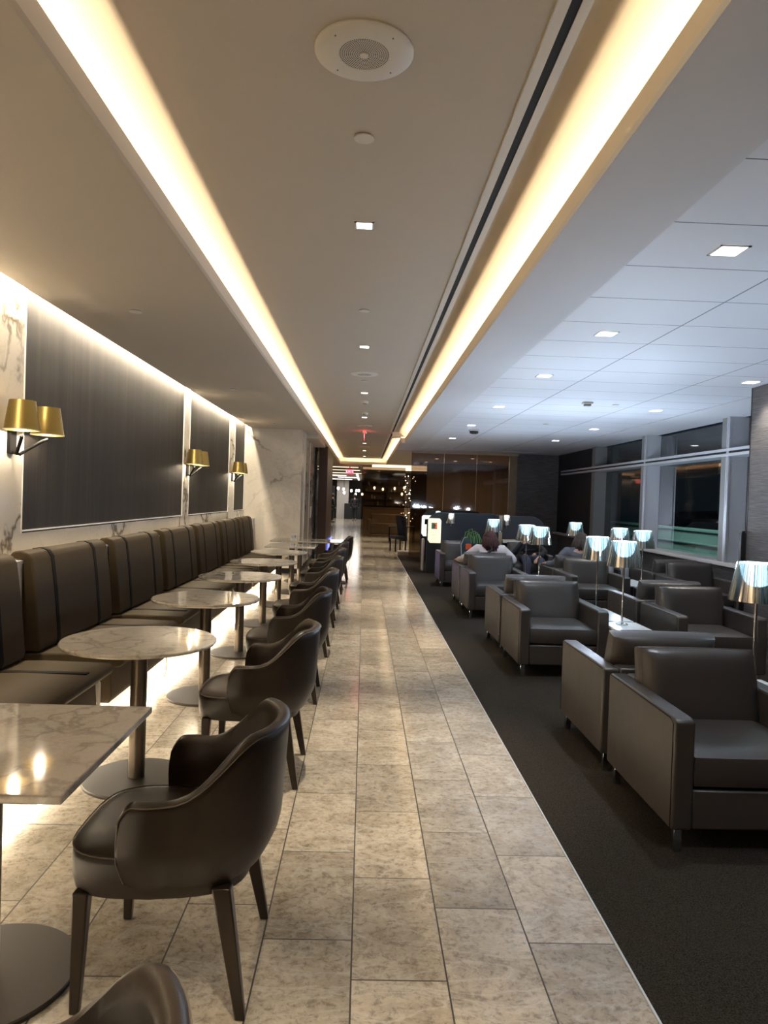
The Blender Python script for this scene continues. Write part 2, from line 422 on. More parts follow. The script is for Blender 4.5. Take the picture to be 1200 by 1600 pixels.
# ------------------------------------------------------------------ lights
def area(name, loc, rot, sx, sy, power, col, spread=None):
    l = bpy.data.lights.new(name, 'AREA'); l.shape = 'RECTANGLE'; l.size = sx; l.size_y = sy; l.energy = power; l.color = col
    if spread: l.spread = spread
    o = bpy.data.objects.new(name, l); C.objects.link(o); o.location = loc; o.rotation_euler = rot; return o
def spot(name, loc, power, col, size=1.3, blend=.6, rad=.03, rot=(0, 0, 0)):
    l = bpy.data.lights.new(name, 'SPOT'); l.energy = power; l.color = col; l.spot_size = size; l.spot_blend = blend; l.shadow_soft_size = rad
    o = bpy.data.objects.new(name, l); C.objects.link(o); o.location = loc; o.rotation_euler = rot; return o
def point(name, loc, power, col, rad=.03):
    l = bpy.data.lights.new(name, 'POINT'); l.energy = power; l.color = col; l.shadow_soft_size = rad
    o = bpy.data.objects.new(name, l); C.objects.link(o); o.location = loc; return o
WARM = (1.0, .78, .50); WARMW = (1.0, .86, .66); COOL = (.70, .80, 1.0); NEUT = (.86, .92, 1.0)

# ------------------------------------------------------------------ the room
YB = -2.5      # behind the camera
ZC = 2.8; ZR = 3.05; YE = 28.0
struct('floor', MB().box(-3.0, .915, YB, 60, -.1, 0), 'floor', smooth=False)
struct('floor_carpet', MB().box(.922, 5.6, YB, 19.2, -.1, .004), 'carpet', smooth=False)
struct('floor_beyond_glass', MB().box(.915, 5.3, 19.2, 60, -.1, 0), 'floor', smooth=False)
struct('trim_1', MB().box(.915, .922, YB, 19.2, -.1, .005), 'silver', smooth=False)

# left side: lower ceiling with wall-wash slot and cove lip
struct('ceiling_left', MB().box(-2.23, -.986, YB, YE, ZC, ZC + .03).box(-2.23, -2.215, YB, 14.0, ZC + .03, ZC + .14), 'ceiling_warm', smooth=False)
struct('trim_2', MB().box(-1.0, -.986, YB, YE, ZC + .03, 2.915), 'ceiling_cream', smooth=False)
struct('trim_3', MB().box(.884, .898, YB, 16.45, ZC + .03, 2.915).box(.784, .798, 16.45, YE, ZC + .03, 2.915).box(.784, .898, 16.45, 16.47, ZC + .03, 2.915), 'ceiling_cream', smooth=False)
struct('trim_4', MB().box(-1.0, .798, YE, YE + .014, ZC + .03, 2.915), 'ceiling_cream', smooth=False)
struct('ceiling', MB().box(-1.30, 1.22, YB, YE + .35, ZR, ZR + .05), 'ceiling_warm', smooth=False)
struct('ceiling_pocket', MB().box(-1.32, -1.28, YB, YE + .35, ZC + .03, ZR).box(1.2, 1.24, YB, YE + .35, ZC + .03, ZR).box(-1.3, 1.22, YE + .33, YE + .37, ZC + .03, ZR), 'ceiling_cream', smooth=False)
struct('ceiling_wall_slot', MB().box(-2.36, -2.21, YB, 14.0, ZC + .14, ZC + .17), 'ceiling_cream', smooth=False)
# transverse beam across the right cove
struct('trim_5', MB().box(.60, .884, 16.40, 16.75, 2.93, 3.05), 'ceiling_cream', smooth=False)
# right side ceilings
struct('ceiling_right', MB().box(.884, 1.35, YB, 18.8, ZC, ZC + .03).box(.798, .884, 16.45, 18.8, ZC, ZC + .03).box(1.35, 4.33, 18.1, 18.8, ZC, ZC + .03).box(4.35, 5.2, YB, 18.8, ZC, ZC + .03), 'ceiling_cool', smooth=False)
struct('ceiling_panels', MB().box(1.35, 4.33, YB, 18.07, ZC + .006, ZC + .03), 'panels', smooth=False)
struct('trim_6', MB().box(4.33, 4.35, YB, 18.1, ZC + .03, ZC + .05).box(1.35, 4.33, 18.07, 18.1, ZC + .03, ZC + .05), 'black', smooth=False)
# far ceilings
struct('ceiling_far', MB().box(-3, -.986, YE, 60, ZC, ZC + .03).box(-.986, 5.3, YE, 60, ZC, ZC + .03), 'ceiling_warm', smooth=False)
struct('ceiling_behind_glass', MB().box(.784, 5.3, 18.83, YE, ZC, ZC + .03), 'ceiling_warm', smooth=False)

# linear diffuser along the right edge of the raised ceiling
def strip(x0, x1, z0, z1, y0, y1): return MB().box(x0, x1, y0, y1, z0, z1)
ld = thing('linear_air_diffuser', 'long slotted air diffuser strip with a black gap in the raised ceiling', 'air diffuser', (.6, 10, 3.04))
obj('flange', strip(-.062, -.022, 0, .014, -12.5, 6.4).add(*[[], []]), 'fixture', ld, smooth=False)
obj('flange', strip(.012, .046, 0, .014, -12.5, 6.4), 'fixture', ld, smooth=False)
obj('slot', strip(-.022, .012, .004, .012, -12.5, 6.4), 'black', ld, smooth=False)
ld2 = thing('linear_air_diffuser', 'short slotted diffuser strip beyond the cross beam in the raised ceiling', 'air diffuser', (.6, 22, 3.04))
obj('flange', strip(-.062, -.022, 0, .014, -5, 5.6), 'fixture', ld2, smooth=False)
obj('flange', strip(.012, .046, 0, .014, -5, 5.6), 'fixture', ld2, smooth=False)
obj('slot', strip(-.022, .012, .004, .012, -5, 5.6), 'black', ld2, smooth=False)

# LED strips (the room's own cove lights)
def led(name, x, y0, y1, z, powm, col, rot, w=.012):
    L = y1 - y0
    area(name, (x, (y0 + y1) / 2, z), rot, w, L, powm * L, col)
led('cove_led_left', -1.055, YB + .1, YE, 2.865, 3.6, WARM, (PI, 0, 0))
led('cove_led_right', .955, YB + .1, 16.4, 2.865, 3.6, WARM, (PI, 0, 0))
led('cove_led_right_far', .855, 16.5, YE, 2.865, 3.6, WARM, (PI, 0, 0))
area('cove_led_end', (-.1, YE + .07, 2.87), (PI, 0, 0), 1.7, .012, 7, WARM)
led('wall_wash_led', -2.255, YB + .1, 13.9, 2.90, 12.0, WARMW, (0, .10, 0))

# left wall: marble with recessed charcoal fabric panels
WX = -2.33
struct('wall_left', MB().box(WX - .12, WX, YB, 4.95, 0, ZC + .14).box(WX - .12, WX, 4.95, 14.0, 0, 1.20)
       .box(WX - .12, WX, 9.27, 9.57, 1.2, ZC + .14).box(WX - .12, WX, 12.36, 12.86, 1.2, ZC + .14).box(WX - .12, WX, 13.95, 14.0, 1.2, ZC + .14)
       , 'marble_wall', smooth=False)
for (a, b, nme) in ((4.95, 9.27, 'large'), (9.57, 12.36, 'middle'), (12.86, 13.95, 'narrow')):
    w = tag(obj('wall_panel', MB().box(WX - .06, WX - .006, a + .02, b - .02, 1.22, ZC + .14), 'fabric_wall', smooth=False),
            {'large': 'large charcoal fabric wall panel nearest the camera, right of the first sconce', 'middle': 'charcoal fabric wall panel between the second and third sconces', 'narrow': 'narrow charcoal fabric wall panel beside the marble end wall'}[nme], 'wall panel', 'fabric panels on the left wall')
    obj('frame', MB().box(WX - .03, WX + .005, a, a + .010, 1.2, ZC + .14).box(WX - .03, WX + .005, b - .02, b, 1.2, ZC + .14).box(WX - .03, WX + .005, a, b, 1.21, 1.22), 'white_trim', w, smooth=False)
# ledge behind the banquettes
struct('trim_7', MB().box(WX, -2.13, YB, 14.0, .02, 1.035).box(WX, -2.122, YB, 14.0, 1.035, 1.055), 'white_paint', smooth=False)
# marble end wall and its return
struct('wall_end', MB().box(-2.45, -1.235, 14.0, 17.5, .10, ZC + .16), 'marble_wall', smooth=False)
struct('baseboard_end', MB().box(-2.2, -1.245, 14.01, 17.5, 0, .10), 'black', smooth=False)
struct('trim_8', MB().box(-1.235, -1.215, 14.6, 14.66, .1, ZC).box(-1.235, -1.225, 16.0, 16.02, .1, ZC), 'ceiling_cream', smooth=False)
struct('trim_9', MB().box(-1.235, -.99, 14.8, 17.5, 2.70, ZC), 'ceiling_warm', smooth=False)
pr = thing('wood_portal', 'tall dark wood panel with a narrow lit glass slit beyond the marble wall', 'wood panel', (-1.05, 17.5, 0))
obj('panel', MB().box(-.08, .13, 0, .5, 0, 2.73), 'dark_wood', pr, bevel=.004)
obj('side_panel', MB().box(.03, .11, .5, 3.2, 0, 2.76), 'dark_wood', pr, bevel=.004)
obj('jamb', MB().box(-.22, -.15, 0, .5, 0, 2.73), 'black_panel', pr)
obj('glass_slit', MB().box(-.15, -.08, .1, .12, .1, 2.6), 'win_glass', pr)
for k, zz in enumerate((1.52, 1.41, 1.33, 1.26)):
    pass
sw = thing('switch_plate', 'pale switch plate with dark buttons on the marble return', 'switch', (-1.233, 16.6, 1.15))
obj('plate', MB().box(0, .012, -.07, .07, -.13, .13), 'fixture', sw, bevel=.003)
obj('rocker', MB().box(.012, .016, -.03, .03, -.06, .06), 'white_panel', sw)
cp = tag(obj('control_panel', MB().box(-1.236, -1.222, 16.4, 16.62, 1.72, 1.88).box(-1.234, -1.222, 16.42, 16.58, 1.96, 2.04).box(-1.234, -1.222, 16.42, 16.58, 1.56, 1.64), 'black_panel', bevel=.004), 'small black control panel high on the marble return', 'control panel')
# wall behind camera
struct('wall_back', MB().box(-2.5, 5.2, YB - .1, YB, 0, 3.1), 'paper', smooth=False)

# ------------------------------------------------------------------ right wall: pillar, windows
struct('wall_pillar', MB().box(4.03, 5.6, YB, 7.45, 0, ZC), 'paper', smooth=False)
struct('trim_10', MB().box(4.025, 5.2, 7.45, 7.46, 0, ZC), 'black_panel', smooth=False)
struct('wall_right', MB().box(5.12, 5.5, 7.45, 18.9, 0, .74).box(5.12, 5.5, 15.9, 18.9, .74, ZC), 'paper', smooth=False)
struct('window_1', MB().box(5.27, 5.285, 7.46, 15.8, .8, ZC), 'win_glass', smooth=False)
struct('window_sill', MB().box(4.97, 5.3, 7.46, 18.8, .735, .79), 'sill', bevel=.006)
MUL = (9.81, 12.75, 15.6)
colm = MB()
for y in MUL: colm.box(5.015, 5.27, y, y + .22, .79, ZC)
struct('window_columns', colm, 'grey_metal', smooth=False)
fr = MB()
for y in MUL[:2]: fr.box(4.985, 5.015, y - .035, y + .03, .79, ZC)
for y in MUL[:2]: fr.box(4.985, 5.27, y - .02, y, .79, ZC)
struct('window_frame', fr, 'silver', bevel=.004)
tr = MB().box(4.975, 5.27, 7.46, 18.2, 2.325, 2.365).box(4.975, 5.27, 7.46, 18.2, 2.255, 2.295)
struct('window_transom', tr, 'silver', bevel=.004)
struct('window_transom_gap', MB().box(4.99, 5.27, 7.46, 18.15, 2.295, 2.325), 'black', smooth=False)
struct('wall_night', MB().box(5.08, 5.12, 15.9, 18.8, .79, ZC), 'night_black', smooth=False)
# back wall of the lounge
struct('wall_far', MB().box(3.98, 5.3, 18.8, 18.95, 0, ZC), 'paper', smooth=False)
struct('trim_11', MB().box(3.78, 3.98, 18.78, 18.95, 0, ZC), 'gold_wood', smooth=False)
for i, (a, b) in enumerate(((1.20, 2.05), (2.06, 2.91), (2.92, 3.77))):
    g = tag(obj('glass_partition', MB().box(a, b, 18.80, 18.815, .12, ZC), 'bronze_glass', smooth=False),
            ('bronze tinted glass panel above the kiosks, leftmost of the lounge back wall', 'bronze tinted glass panel, middle one of the lounge back wall', 'bronze tinted glass panel beside the grasscloth wall at the lounge back')[i], 'glass panel', 'bronze glass panels at the back of the lounge')
struct('trim_12', MB().box(1.20, 3.78, 18.78, 18.84, 0, .12), 'gold_wood', smooth=False)
struct('trim_13', MB().box(1.20, 4.0, 18.77, 18.85, 2.74, ZC), 'beige_wood', smooth=False)
tag(obj('stone_step', MB().box(.95, 3.7, 19.3, 19.9, 0, .10), 'stone_step', bevel=.01), 'low beige stone step at the far end of the carpet', 'step')
# far glass in the corridor
tag(obj('glass_screen', MB().box(-.12, 1.6, 28.6, 28.62, .0, ZC), 'bronze_glass', smooth=False), 'tall bronze glass screen closing the right half of the far corridor', 'glass screen')

# outside
struct('ground_outside', MB().box(5.6, 60, -5, 70, -1.2, -1.1), 'tarmac', smooth=False)
tag(obj('parapet', MB().box(9, 9.3, 12, 26, -1.1, .90).box(8.95, 9.35, 12, 26, .90, .97).box(8.94, 9.0, 12, 26, .55, .60), 'teal_wall', bevel=.01), 'long pale parapet wall lit in the night outside the window', 'wall')
area('apron_floodlight', (7.2, 19, 3.4), (0, -.7, 0), 1, 5, 110, (.62, 1.0, .92))
car = thing('car', 'dark parked car behind the lit parapet outside the window', 'car', (12.8, 26.4, 0), 0)
body = [(-2.1, .5), (-2.1, .85), (-1.9, .98), (-1.2, 1.03), (-.7, 1.42), (.7, 1.47), (1.4, 1.1), (2.1, 1.0), (2.15, .5)]
obj('body', MB().prism(body, -.8, .8, 'y'), 'screen_dark', car, bevel=.06, seg=3)
for sx in (-1.3, 1.3):
    for sy in (-.78, .78): obj('wheel', MB().lathe([(.3, -.1), (.33, -.06), (.33, .06), (.3, .1)], 20), 'black', car).matrix_local = Matrix.Translation((sx, sy, .33)) @ Matrix.Rotation(PI / 2, 4, 'X')
obj('window', MB().prism([(-1.0, 1.04), (-.62, 1.38), (.6, 1.42), (1.15, 1.1)], -.81, .81, 'y'), 'win_glass', car)
obj('headlamp', MB().ball((-2.05, -.5, .8), .09), 'bulb', car)
tag(obj('raised_slab', MB().box(10.5, 22, 18, 36, -1.1, 0), 'tarmac'), 'dark raised parking slab outside behind the parapet', 'slab')

# ------------------------------------------------------------------ tub chairs
def make_chair():
    t = thing('tub_chair', '', 'chair')
    # local: +y is the direction the sitter faces
    NT_, NS = 56, 12
    def path(u):     # u -1..1 plan position of shell at mid height, u=0 back centre
        a = abs(u); sgn = 1 if u >= 0 else -1
        if a < .52:
            an = a / .52 * (PI / 2)
            x = .245 * math.sin(an) ** .85; y = -.245 + .245 * (1 - math.cos(an) ** .85) * .92
            return Vector((sgn * x, y)), Vector((sgn * math.sin(an), -math.cos(an)))
        k = (a - .52) / .48
        return Vector((sgn * (.245 + .012 * math.sin(k * PI)), -.0196 + k * .115)), Vector((sgn, 0))
    def top(u):
        a = abs(u)
        s_ = min(1, max(0, (a - .20) / .33)); s_ = s_ * s_ * (3 - 2 * s_)
        h = .805 + (.635 - .805) * s_
        if a > .86: h -= .045 * ((a - .86) / .14) ** 2.5
        return h
    def P(u, s_, off):
        p, n = path(u); h = top(u); z0 = .345; z = z0 + (h - z0) * s_
        zz = (z - z0) / .45
        flare = -.050 + .082 * min(1, zz * 3.4) ** .55 + .03 * zz * (1 - min(1, abs(u) / .5))
        q = p + n * (flare + off)
        if abs(u) > .5:
            kf = (abs(u) - .5) / .5; q.y += kf * (.035 * math.sin(min(1, zz * 1.2) * PI) - .02 * zz)
        return (q.x, q.y, z)
    mb = MB(); th = .021
    rows = []
    svals = [i / NS for i in range(NS + 1)]
    for i in range(NT_ + 1):
        u = -1 + 2 * i / NT_; r = []
        for s_ in svals: r.append(P(u, s_, th * (1 if s_ < .9 else .92)))
        ptop = P(u, 1, 0); r.append((ptop[0], ptop[1], ptop[2] + .008))
        for s_ in reversed(svals): r.append(P(u, s_, -th * (1 if s_ < .9 else .92)))
        rows.append(r)
    n = len(rows[0]); vs = [v for r in rows for v in r]; fs = []
    for i in range(NT_):
        for j in range(n):
            k = (j + 1) % n; fs.append((i * n + j, i * n + k, (i + 1) * n + k, (i + 1) * n + j))
    fs.append(tuple(range(n))); fs.append(tuple(NT_ * n + j for j in range(n - 1, -1, -1)))
    mb.add(vs, fs)
    sh = obj('backrest', mb, 'leather_brown', t, ang=1.3)
    # piping along the outer top edge
    pts = [P(-1, .15, th + .001)] + [P(-1, .5, th + .001)] + [P(-1 + 2 * i / 60, .99, th + .001) for i in range(61)] + [P(1, .5, th + .001), P(1, .15, th + .001)]
    obj('piping', MB().tube(pts, .0022, 6), 'piping', sh)
    # seat base: rounded plan, domed cushion
    def plan(k, grow=0):
        pl = []
        for i in range(40):
            a = 2 * PI * i / 40; cx, sy = math.cos(a), math.sin(a)
            x = math.copysign(abs(cx) ** .55, cx) * (.262 + grow); y = math.copysign(abs(sy) ** .55, sy) * (.265 + grow)
            if y < 0: x *= 1 - .12 * (-y / .265)
            pl.append((x, y + .035 + .0))
        return pl
    sb = MB(); rings = [(.343, -.022), (.347, -.004), (.385, .004), (.445, .006), (.462, .002), (.47, -.012), (.478, -.045), (.484, -.11), (.486, -.2)]
    vs = []; fs = []
    for z, g in rings: vs += [(x, y, z) for x, y in plan(0, g)]
    for j in range(len(rings) - 1):
        for i in range(40): fs.append((j * 40 + i, j * 40 + (i + 1) % 40, (j + 1) * 40 + (i + 1) % 40, (j + 1) * 40 + i))
    fs.append(tuple(range(39, -1, -1))); fs.append(tuple((len(rings) - 1) * 40 + i for i in range(40)))
    st = obj('seat', sb.add(vs, fs), 'leather_brown', t, ang=1.0)
    obj('seat_piping', MB().tube([(x, y, .466) for x, y in plan(0, .0035)], .0022, 6, closed=True), 'piping', st)
    for sx in (-1, 1):
        obj('leg', MB().taper((sx * .225, .235, .355), (sx * .235, .245, 0), .046, .046, .026, .028), 'dark_leg', t, bevel=.005)
        obj('leg', MB().taper((sx * .215, -.165, .37), (sx * .25, -.235, 0), .046, .055, .026, .03), 'dark_leg', t, bevel=.005)
    return t
chair0 = make_chair()
chairs = [(-.525, .865, .04, 'brown leather tub chair cropped by the bottom edge, only its curved back top showing'),
          (-.545, 2.31, 0.0, 'brown leather tub chair at the square marble table in front, whole chair in view'),
          (-.545, 3.95, 0.0, 'brown leather tub chair, second whole one from the camera, at the nearest round table'),
          (-.55, 5.47, .02, 'brown leather tub chair at the second round table, third whole one from the camera'),
          (-.55, 7.02, 0, 'brown leather tub chair at the third round table'),
          (-.55, 8.55, .02, 'brown leather tub chair at the fourth round table'),
          (-.55, 9.95, 0, 'brown leather tub chair at the fifth and last round table'),
          (-.55, 11.45, 0, 'brown leather tub chair at the square table behind the round ones'),
          (-.50, 13.0, 0, 'brown leather tub chair at the wide table, farthest of the row')]
for i, (x, y, rz, lab) in enumerate(chairs):
    if i == 0:
        chair0.location = (x, y, 0); chair0.rotation_euler = (0, 0, PI / 2 + rz); chair0['label'] = lab; chair0['group'] = 'tub chairs along the aisle'
    else: dup(chair0, (x, y, 0), PI / 2 + rz, lab, 'tub chairs along the aisle')

# ------------------------------------------------------------------ cafe tables
def make_table(kind):
    t = thing('cafe_table', '', 'table')
    if kind == 'round':
        obj('tabletop', MB().lathe([(.37, .715), (.385, .718), (.392, .728), (.392, .734), (.386, .74)], 64), 'marble_top', t)
    elif kind == 'square':
        obj('tabletop', MB().box(-.38, .38, -.39, .39, .716, .74), 'marble_top', t, bevel=.004)
    else:
        obj('tabletop', MB().box(-.62, .62, -.40, .40, .716, .74), 'marble_top', t, bevel=.004)
    cols = ((0, 0),) if kind != 'long' else ((-.14, 0), (.42, 0))
    for cx, cy in cols:
        obj('pole', MB().lathe([(.042, .02), (.042, .70)], 28, (cx, cy)), 'bronze', t)
        obj('base_plate', MB().lathe([(.268, 0), (.27, .004), (.27, .013), (.266, .017)], 64, (cx, cy)), 'bronze_disc', t)
    obj('mounting_plate', MB().box(-.12, .12, -.12, .12, .70, .7155), 'black_metal', t)
    return t
tr_ = make_table('round'); ts_ = make_table('square'); tl_ = make_table('long')
tables = [('square', -1.12, 2.21, 'square marble topped table in the left foreground with a bronze pole'),
          ('round', -1.15, 3.78, 'round marble topped table nearest the camera'),
          ('round', -1.15, 5.36, 'second round marble topped table from the camera'),
          ('round', -1.15, 6.85, 'third round marble topped table from the camera'),
          ('round', -1.15, 8.42, 'fourth round marble topped table from the camera'),
          ('round', -1.15, 9.92, 'fifth and farthest round marble topped table'),
          ('square', -1.11, 11.3, 'square marble topped table behind the round ones'),
          ('long', -.97, 12.72, 'wide rectangular marble table by the end wall holding a small card sign')]
first = {'round': tr_, 'square': ts_, 'long': tl_}; used = set()
for k, x, y, lab in tables:
    if k not in used:
        used.add(k); o = first[k]; o.location = (x, y, 0); o['label'] = lab; o['group'] = 'marble cafe tables'
    else: dup(first[k], (x, y, 0), 0, lab, 'marble cafe tables')
cs = thing('card_sign', 'small white card sign standing on the wide marble table', 'sign', (-1.21, 12.5, .741))
obj('card', MB().box(-.055, .055, -.004, .004, .0, .125), 'white_panel', cs)
obj('base', MB().box(-.05, .05, -.02, .02, 0, .006), 'white_panel', cs)
obj('print', MB().box(-.035, -.012, -.0055, -.004, .07, .076).box(-.005, .008, -.0055, -.004, .07, .076).box(-.035, .0, -.0055, -.004, .045, .051).box(.022, .036, -.0055, -.004, .045, .09), 'screen_dark', cs)

# ------------------------------------------------------------------ banquettes
def make_banquette():
    t = thing('banquette', '', 'bench')
    L = 1.31
    # seat cushion, profile in x-z swept along y
    seat = [(.055, .395), (.66, .395), (.685, .405), (.70, .43), (.695, .455), (.67, .472), (.3, .478), (.055, .47)]
    s = obj('seat_cushion', MB().prism([(x, z) for x, z in seat], 0, L, 'y'), 'leather_bench', t, bevel=.012, seg=3, ang=.9)
    for yy in (.27, L - .315): obj('seat_band', MB().box(.06, .655, yy, yy + .045, .470, .4800), 'leather_band', s, bevel=.003)
    back = [(.052, .48), (.16, .48), (.17, .52), (.14, .85), (.112, 1.06), (.085, 1.10), (.04, 1.115), (-.01, 1.108), (-.03, 1.085), (-.022, 1.064), (.052, 1.062)]
    b = obj('back_cushion', MB().prism(back, 0, L, 'y'), 'leather_bench', t, bevel=.014, seg=3, ang=.7)
    for y in (.27, L - .31):
        pr_ = [(.161, .484), (.1735, .52), (.1435, .85), (.1155, 1.062), (.088, 1.1035), (.04, 1.1185), (-.01, 1.1115), (-.01, 1.09), (.04, 1.10), (.09, 1.05), (.12, .85), (.15, .52)]
        obj('back_band', MB().prism(pr_, y, y + .045, 'y'), 'leather_band', b)
    obj('base', MB().prism([(.06, .16), (.60, .16), (.615, .20), (.60, .395), (.06, .395)], .03, L - .03, 'y'), 'leather_bench', t, bevel=.006)
    obj('plinth', MB().box(.055, .42, .0, L, 0, .16), 'white_paint', t)
    obj('support_panel', MB().box(.42, .50, L + .0, L + .025, 0, .38).box(.06, .42, L + .0, L + .025, 0, .38), 'white_paint', t)
    obj('support_panel', MB().prism([(.42, 0), (.585, 0), (.60, .05), (.60, .33), (.56, .39), (.42, .39)], L + .04, L + .065, 'y'), 'white_paint', t)
    return t
bq = make_banquette()
names = ['brown leather banquette at the left edge beside the square foreground table', 'brown leather banquette behind the nearest round table', 'brown leather banquette behind the second round table',
         'brown leather banquette behind the third round table', 'brown leather banquette behind the fourth round table', 'brown leather banquette behind the fifth round table', 'brown leather banquette against the marble end wall, last of the row']
for i in range(-1, 7):
    y = 3.06 + 1.495 * i
    if i == -1: continue
    lab = names[i]
    if i == 0: bq.location = (-2.18, y, 0); bq['label'] = lab; bq['group'] = 'banquettes along the left wall'
    else: dup(bq, (-2.18, y, 0), 0, lab, 'banquettes along the left wall')
led('bench_led', -1.66, -.5, 13.6, .15, 5.0, WARMW, (0, -.5, 0), .02)

# ------------------------------------------------------------------ sconces
def make_sconce():
    t = thing('wall_sconce', '', 'wall lamp')
    obj('backplate', MB().box(0, .022, -.045, .045, -.10, .07), 'black_metal', t, bevel=.004)
    for k, (x, y) in enumerate(((.135, -.13), (.135, .24))):
        obj('arm', MB().tube([(.02, 0, -.085), (.05, y * .12, -.10), (x * .9, y * .8, .0), (x, y, .015)], .011, 10), 'black_metal', t)
        sh = obj('lamp_shade', MB().lathe([(.107, .0), (.078, .19), (.074, .19), (.103, .0)], 48, cap=False), 'brass', t, loc=(x, y, .045))
        obj('rim', MB().lathe([(.1065, .001), (.109, .001), (.109, .005), (.1065, .005), (.1065, .001)], 48, cap=False), 'shade_inside', sh)
        obj('bulb', MB().ball((0, 0, .06), .022), 'down_warm', sh)
    return t
sc0 = make_sconce()
for i, (y, lab) in enumerate(((4.78, 'two-shade brass sconce nearest the camera at the left edge'), (9.45, 'two-shade brass sconce, middle one of the three on the left wall'), (12.62, 'two-shade brass sconce farthest along the left wall'))):
    loc = (WX, y, 1.83)
    if i == 0: sc0.location = loc; sc0['label'] = lab; sc0['group'] = 'brass sconces'
    else: dup(sc0, loc, 0, lab, 'brass sconces')
    for dy in (-.13, .24): point('sconce_light', (WX + .135, y + dy, 1.90), 6.0, WARMW, .02)

# ------------------------------------------------------------------ ceiling fittings
def speaker(loc, label):
    t = thing('ceiling_speaker', label, 'speaker', loc, 0, 'round speakers in the raised ceiling')
    obj('rim', MB().lathe([(.170, 0), (.170, -.006), (.160, -.012), (.088, -.013), (.088, 0)], 64, cap=False), 'fixture', t)
    obj('grille', MB().lathe([(.0895, -.0125), (.0895, -.0115)], 64), 'grille', t)
    obj('badge', MB().lathe([(.015, -.0165), (.015, -.012)], 24), 'fixture', t)
    for a in (.8, 2.35, 3.93, 5.5):
        obj('screw', MB().lathe([(.003, -.0145), (.003, -.012)], 10, (.135 * math.cos(a), .135 * math.sin(a))), 'grey_metal', t)
    return t
speaker((-.05, 2.50, ZR), 'large round perforated ceiling speaker nearest the camera')
speaker((-.05, 8.92, ZR), 'round ceiling speaker, second from the camera')
speaker((-.05, 15.3, ZR), 'round ceiling speaker, third from the camera')
speaker((-.05, 21.6, ZR), 'round ceiling speaker at the far end of the raised ceiling')
dk = []
def disc(loc, r, label, group):
    t = thing('ceiling_disc', label, 'sprinkler cover', loc, 0, group)
    obj('cover', MB().lathe([(r, -.008), (r, -.003)], 40), 'fixture', t)
    obj('collar', MB().lathe([(r * .9, -.003), (r * .9, 0)], 40), 'black', t)
disc((-.05, 3.09, ZR), .043, 'flat round sprinkler cover just behind the nearest ceiling speaker', 'sprinkler covers')
disc((-.05, 5.91, ZR), .043, 'flat round sprinkler cover between the first two downlights of the raised ceiling', 'sprinkler covers')
disc((-.05, 9.44, ZR), .043, 'flat round sprinkler cover just behind the second ceiling speaker', 'sprinkler covers')
disc((-1.68, 5.22, ZC), .045, 'flat round sprinkler cover nearest the camera on the lower left ceiling', 'sprinkler covers')
disc((-1.66, 8.91, ZC), .045, 'flat round sprinkler cover, middle one on the lower left ceiling', 'sprinkler covers')
disc((-1.65, 13.0, ZC), .045, 'flat round sprinkler cover close to the marble end wall', 'sprinkler covers')
disc((3.16, 9.1, ZC + .006), .045, 'flat round sprinkler cover on the panelled ceiling near the window', 'sprinkler covers')
disc((2.9, 11.6, ZC + .006), .045, 'flat round sprinkler cover farther back on the panelled ceiling', 'sprinkler covers')
for i, (y, lab) in enumerate(((11.45, 'nearer'), (12.97, 'farther'))):
    d = thing('smoke_detector', 'small pale smoke detector in the raised ceiling, %s of the two' % lab, 'smoke detector', (-.04, y, ZR), 0, 'smoke detectors')
    obj('body', MB().lathe([(.055, 0), (.055, -.025), (.045, -.035)], 32), 'fixture', d)
    obj('ring', MB().lathe([(.03, -.045), (.03, -.033)], 24), 'grey_metal', d)
dl = None
def downlight(loc, kind, label, group, s=.075):
    global dl
    t = thing('downlight', label, 'downlight', loc, 0, group)
    f = MB().box(-s, s, -s, -s + .012, -.004, .0).box(-s, s, s - .012, s, -.004, 0).box(-s, -s + .012, -s, s, -.004, 0).box(s - .012, s, -s, s, -.004, 0)
    obj('frame', f, 'white_trim', t, smooth=False)
    obj('lens', MB().box(-s + .012, s - .012, -s + .012, s - .012, -.003, -.001), 'down_warm' if kind == 'w' else 'down_cool', t, smooth=False)
    return t
rl = ['nearest the camera', 'second from the camera', 'third from the camera', 'fourth from the camera', 'fifth from the camera', 'sixth from the camera', 'seventh from the camera', 'last before the cove end']
for i, y in enumerate((4.08, 7.33, 10.53, 13.72, 16.94, 20.18, 23.34, 26.57)):
    downlight((-.05, y, ZR), 'w', 'square downlight in the raised ceiling, ' + rl[i], 'downlights of the raised ceiling', .055)
    spot('down_spot', (-.05, y, ZR - .02), 165, WARMW, 1.02, .7, .03)
rl = ['nearest the camera, large at the upper right', 'second from the camera', 'third from the camera', 'fourth from the camera', 'fifth from the camera', 'sixth and farthest']
for i, y in enumerate((3.55, 5.36, 7.22, 9.67, 12.16, 14.78)):
    downlight((1.77, y, ZC + .004), 'c', 'square downlight in the panelled ceiling, aisle-side row, ' + rl[i], 'downlights of the panelled ceiling')
    spot('lounge_spot', (1.77, y, ZC - .02), 40, NEUT, 1.7, .8, .04)
rl = ['beside the pillar', 'second from the pillar', 'third from the pillar', 'farthest back']
for i, y in enumerate((7.14, 9.5, 12.08, 14.53)):
    downlight((3.84, y, ZC + .004), 'c', 'square downlight in the panelled ceiling, window-side row, ' + rl[i], 'downlights of the panelled ceiling')
    spot('lounge_spot', (3.84, y, ZC - .02), 40, (1, .93, .82), 1.7, .8, .04)
spot('lounge_spot', (3.84, 4.8, ZC - .02), 40, (1, .93, .82), 1.7, .8, .04)
spot('lounge_spot', (3.84, 2.2, ZC - .02), 40, NEUT, 1.7, .8, .04)
spot('lounge_spot', (1.77, 1.6, ZC - .02), 40, NEUT, 1.7, .8, .04)
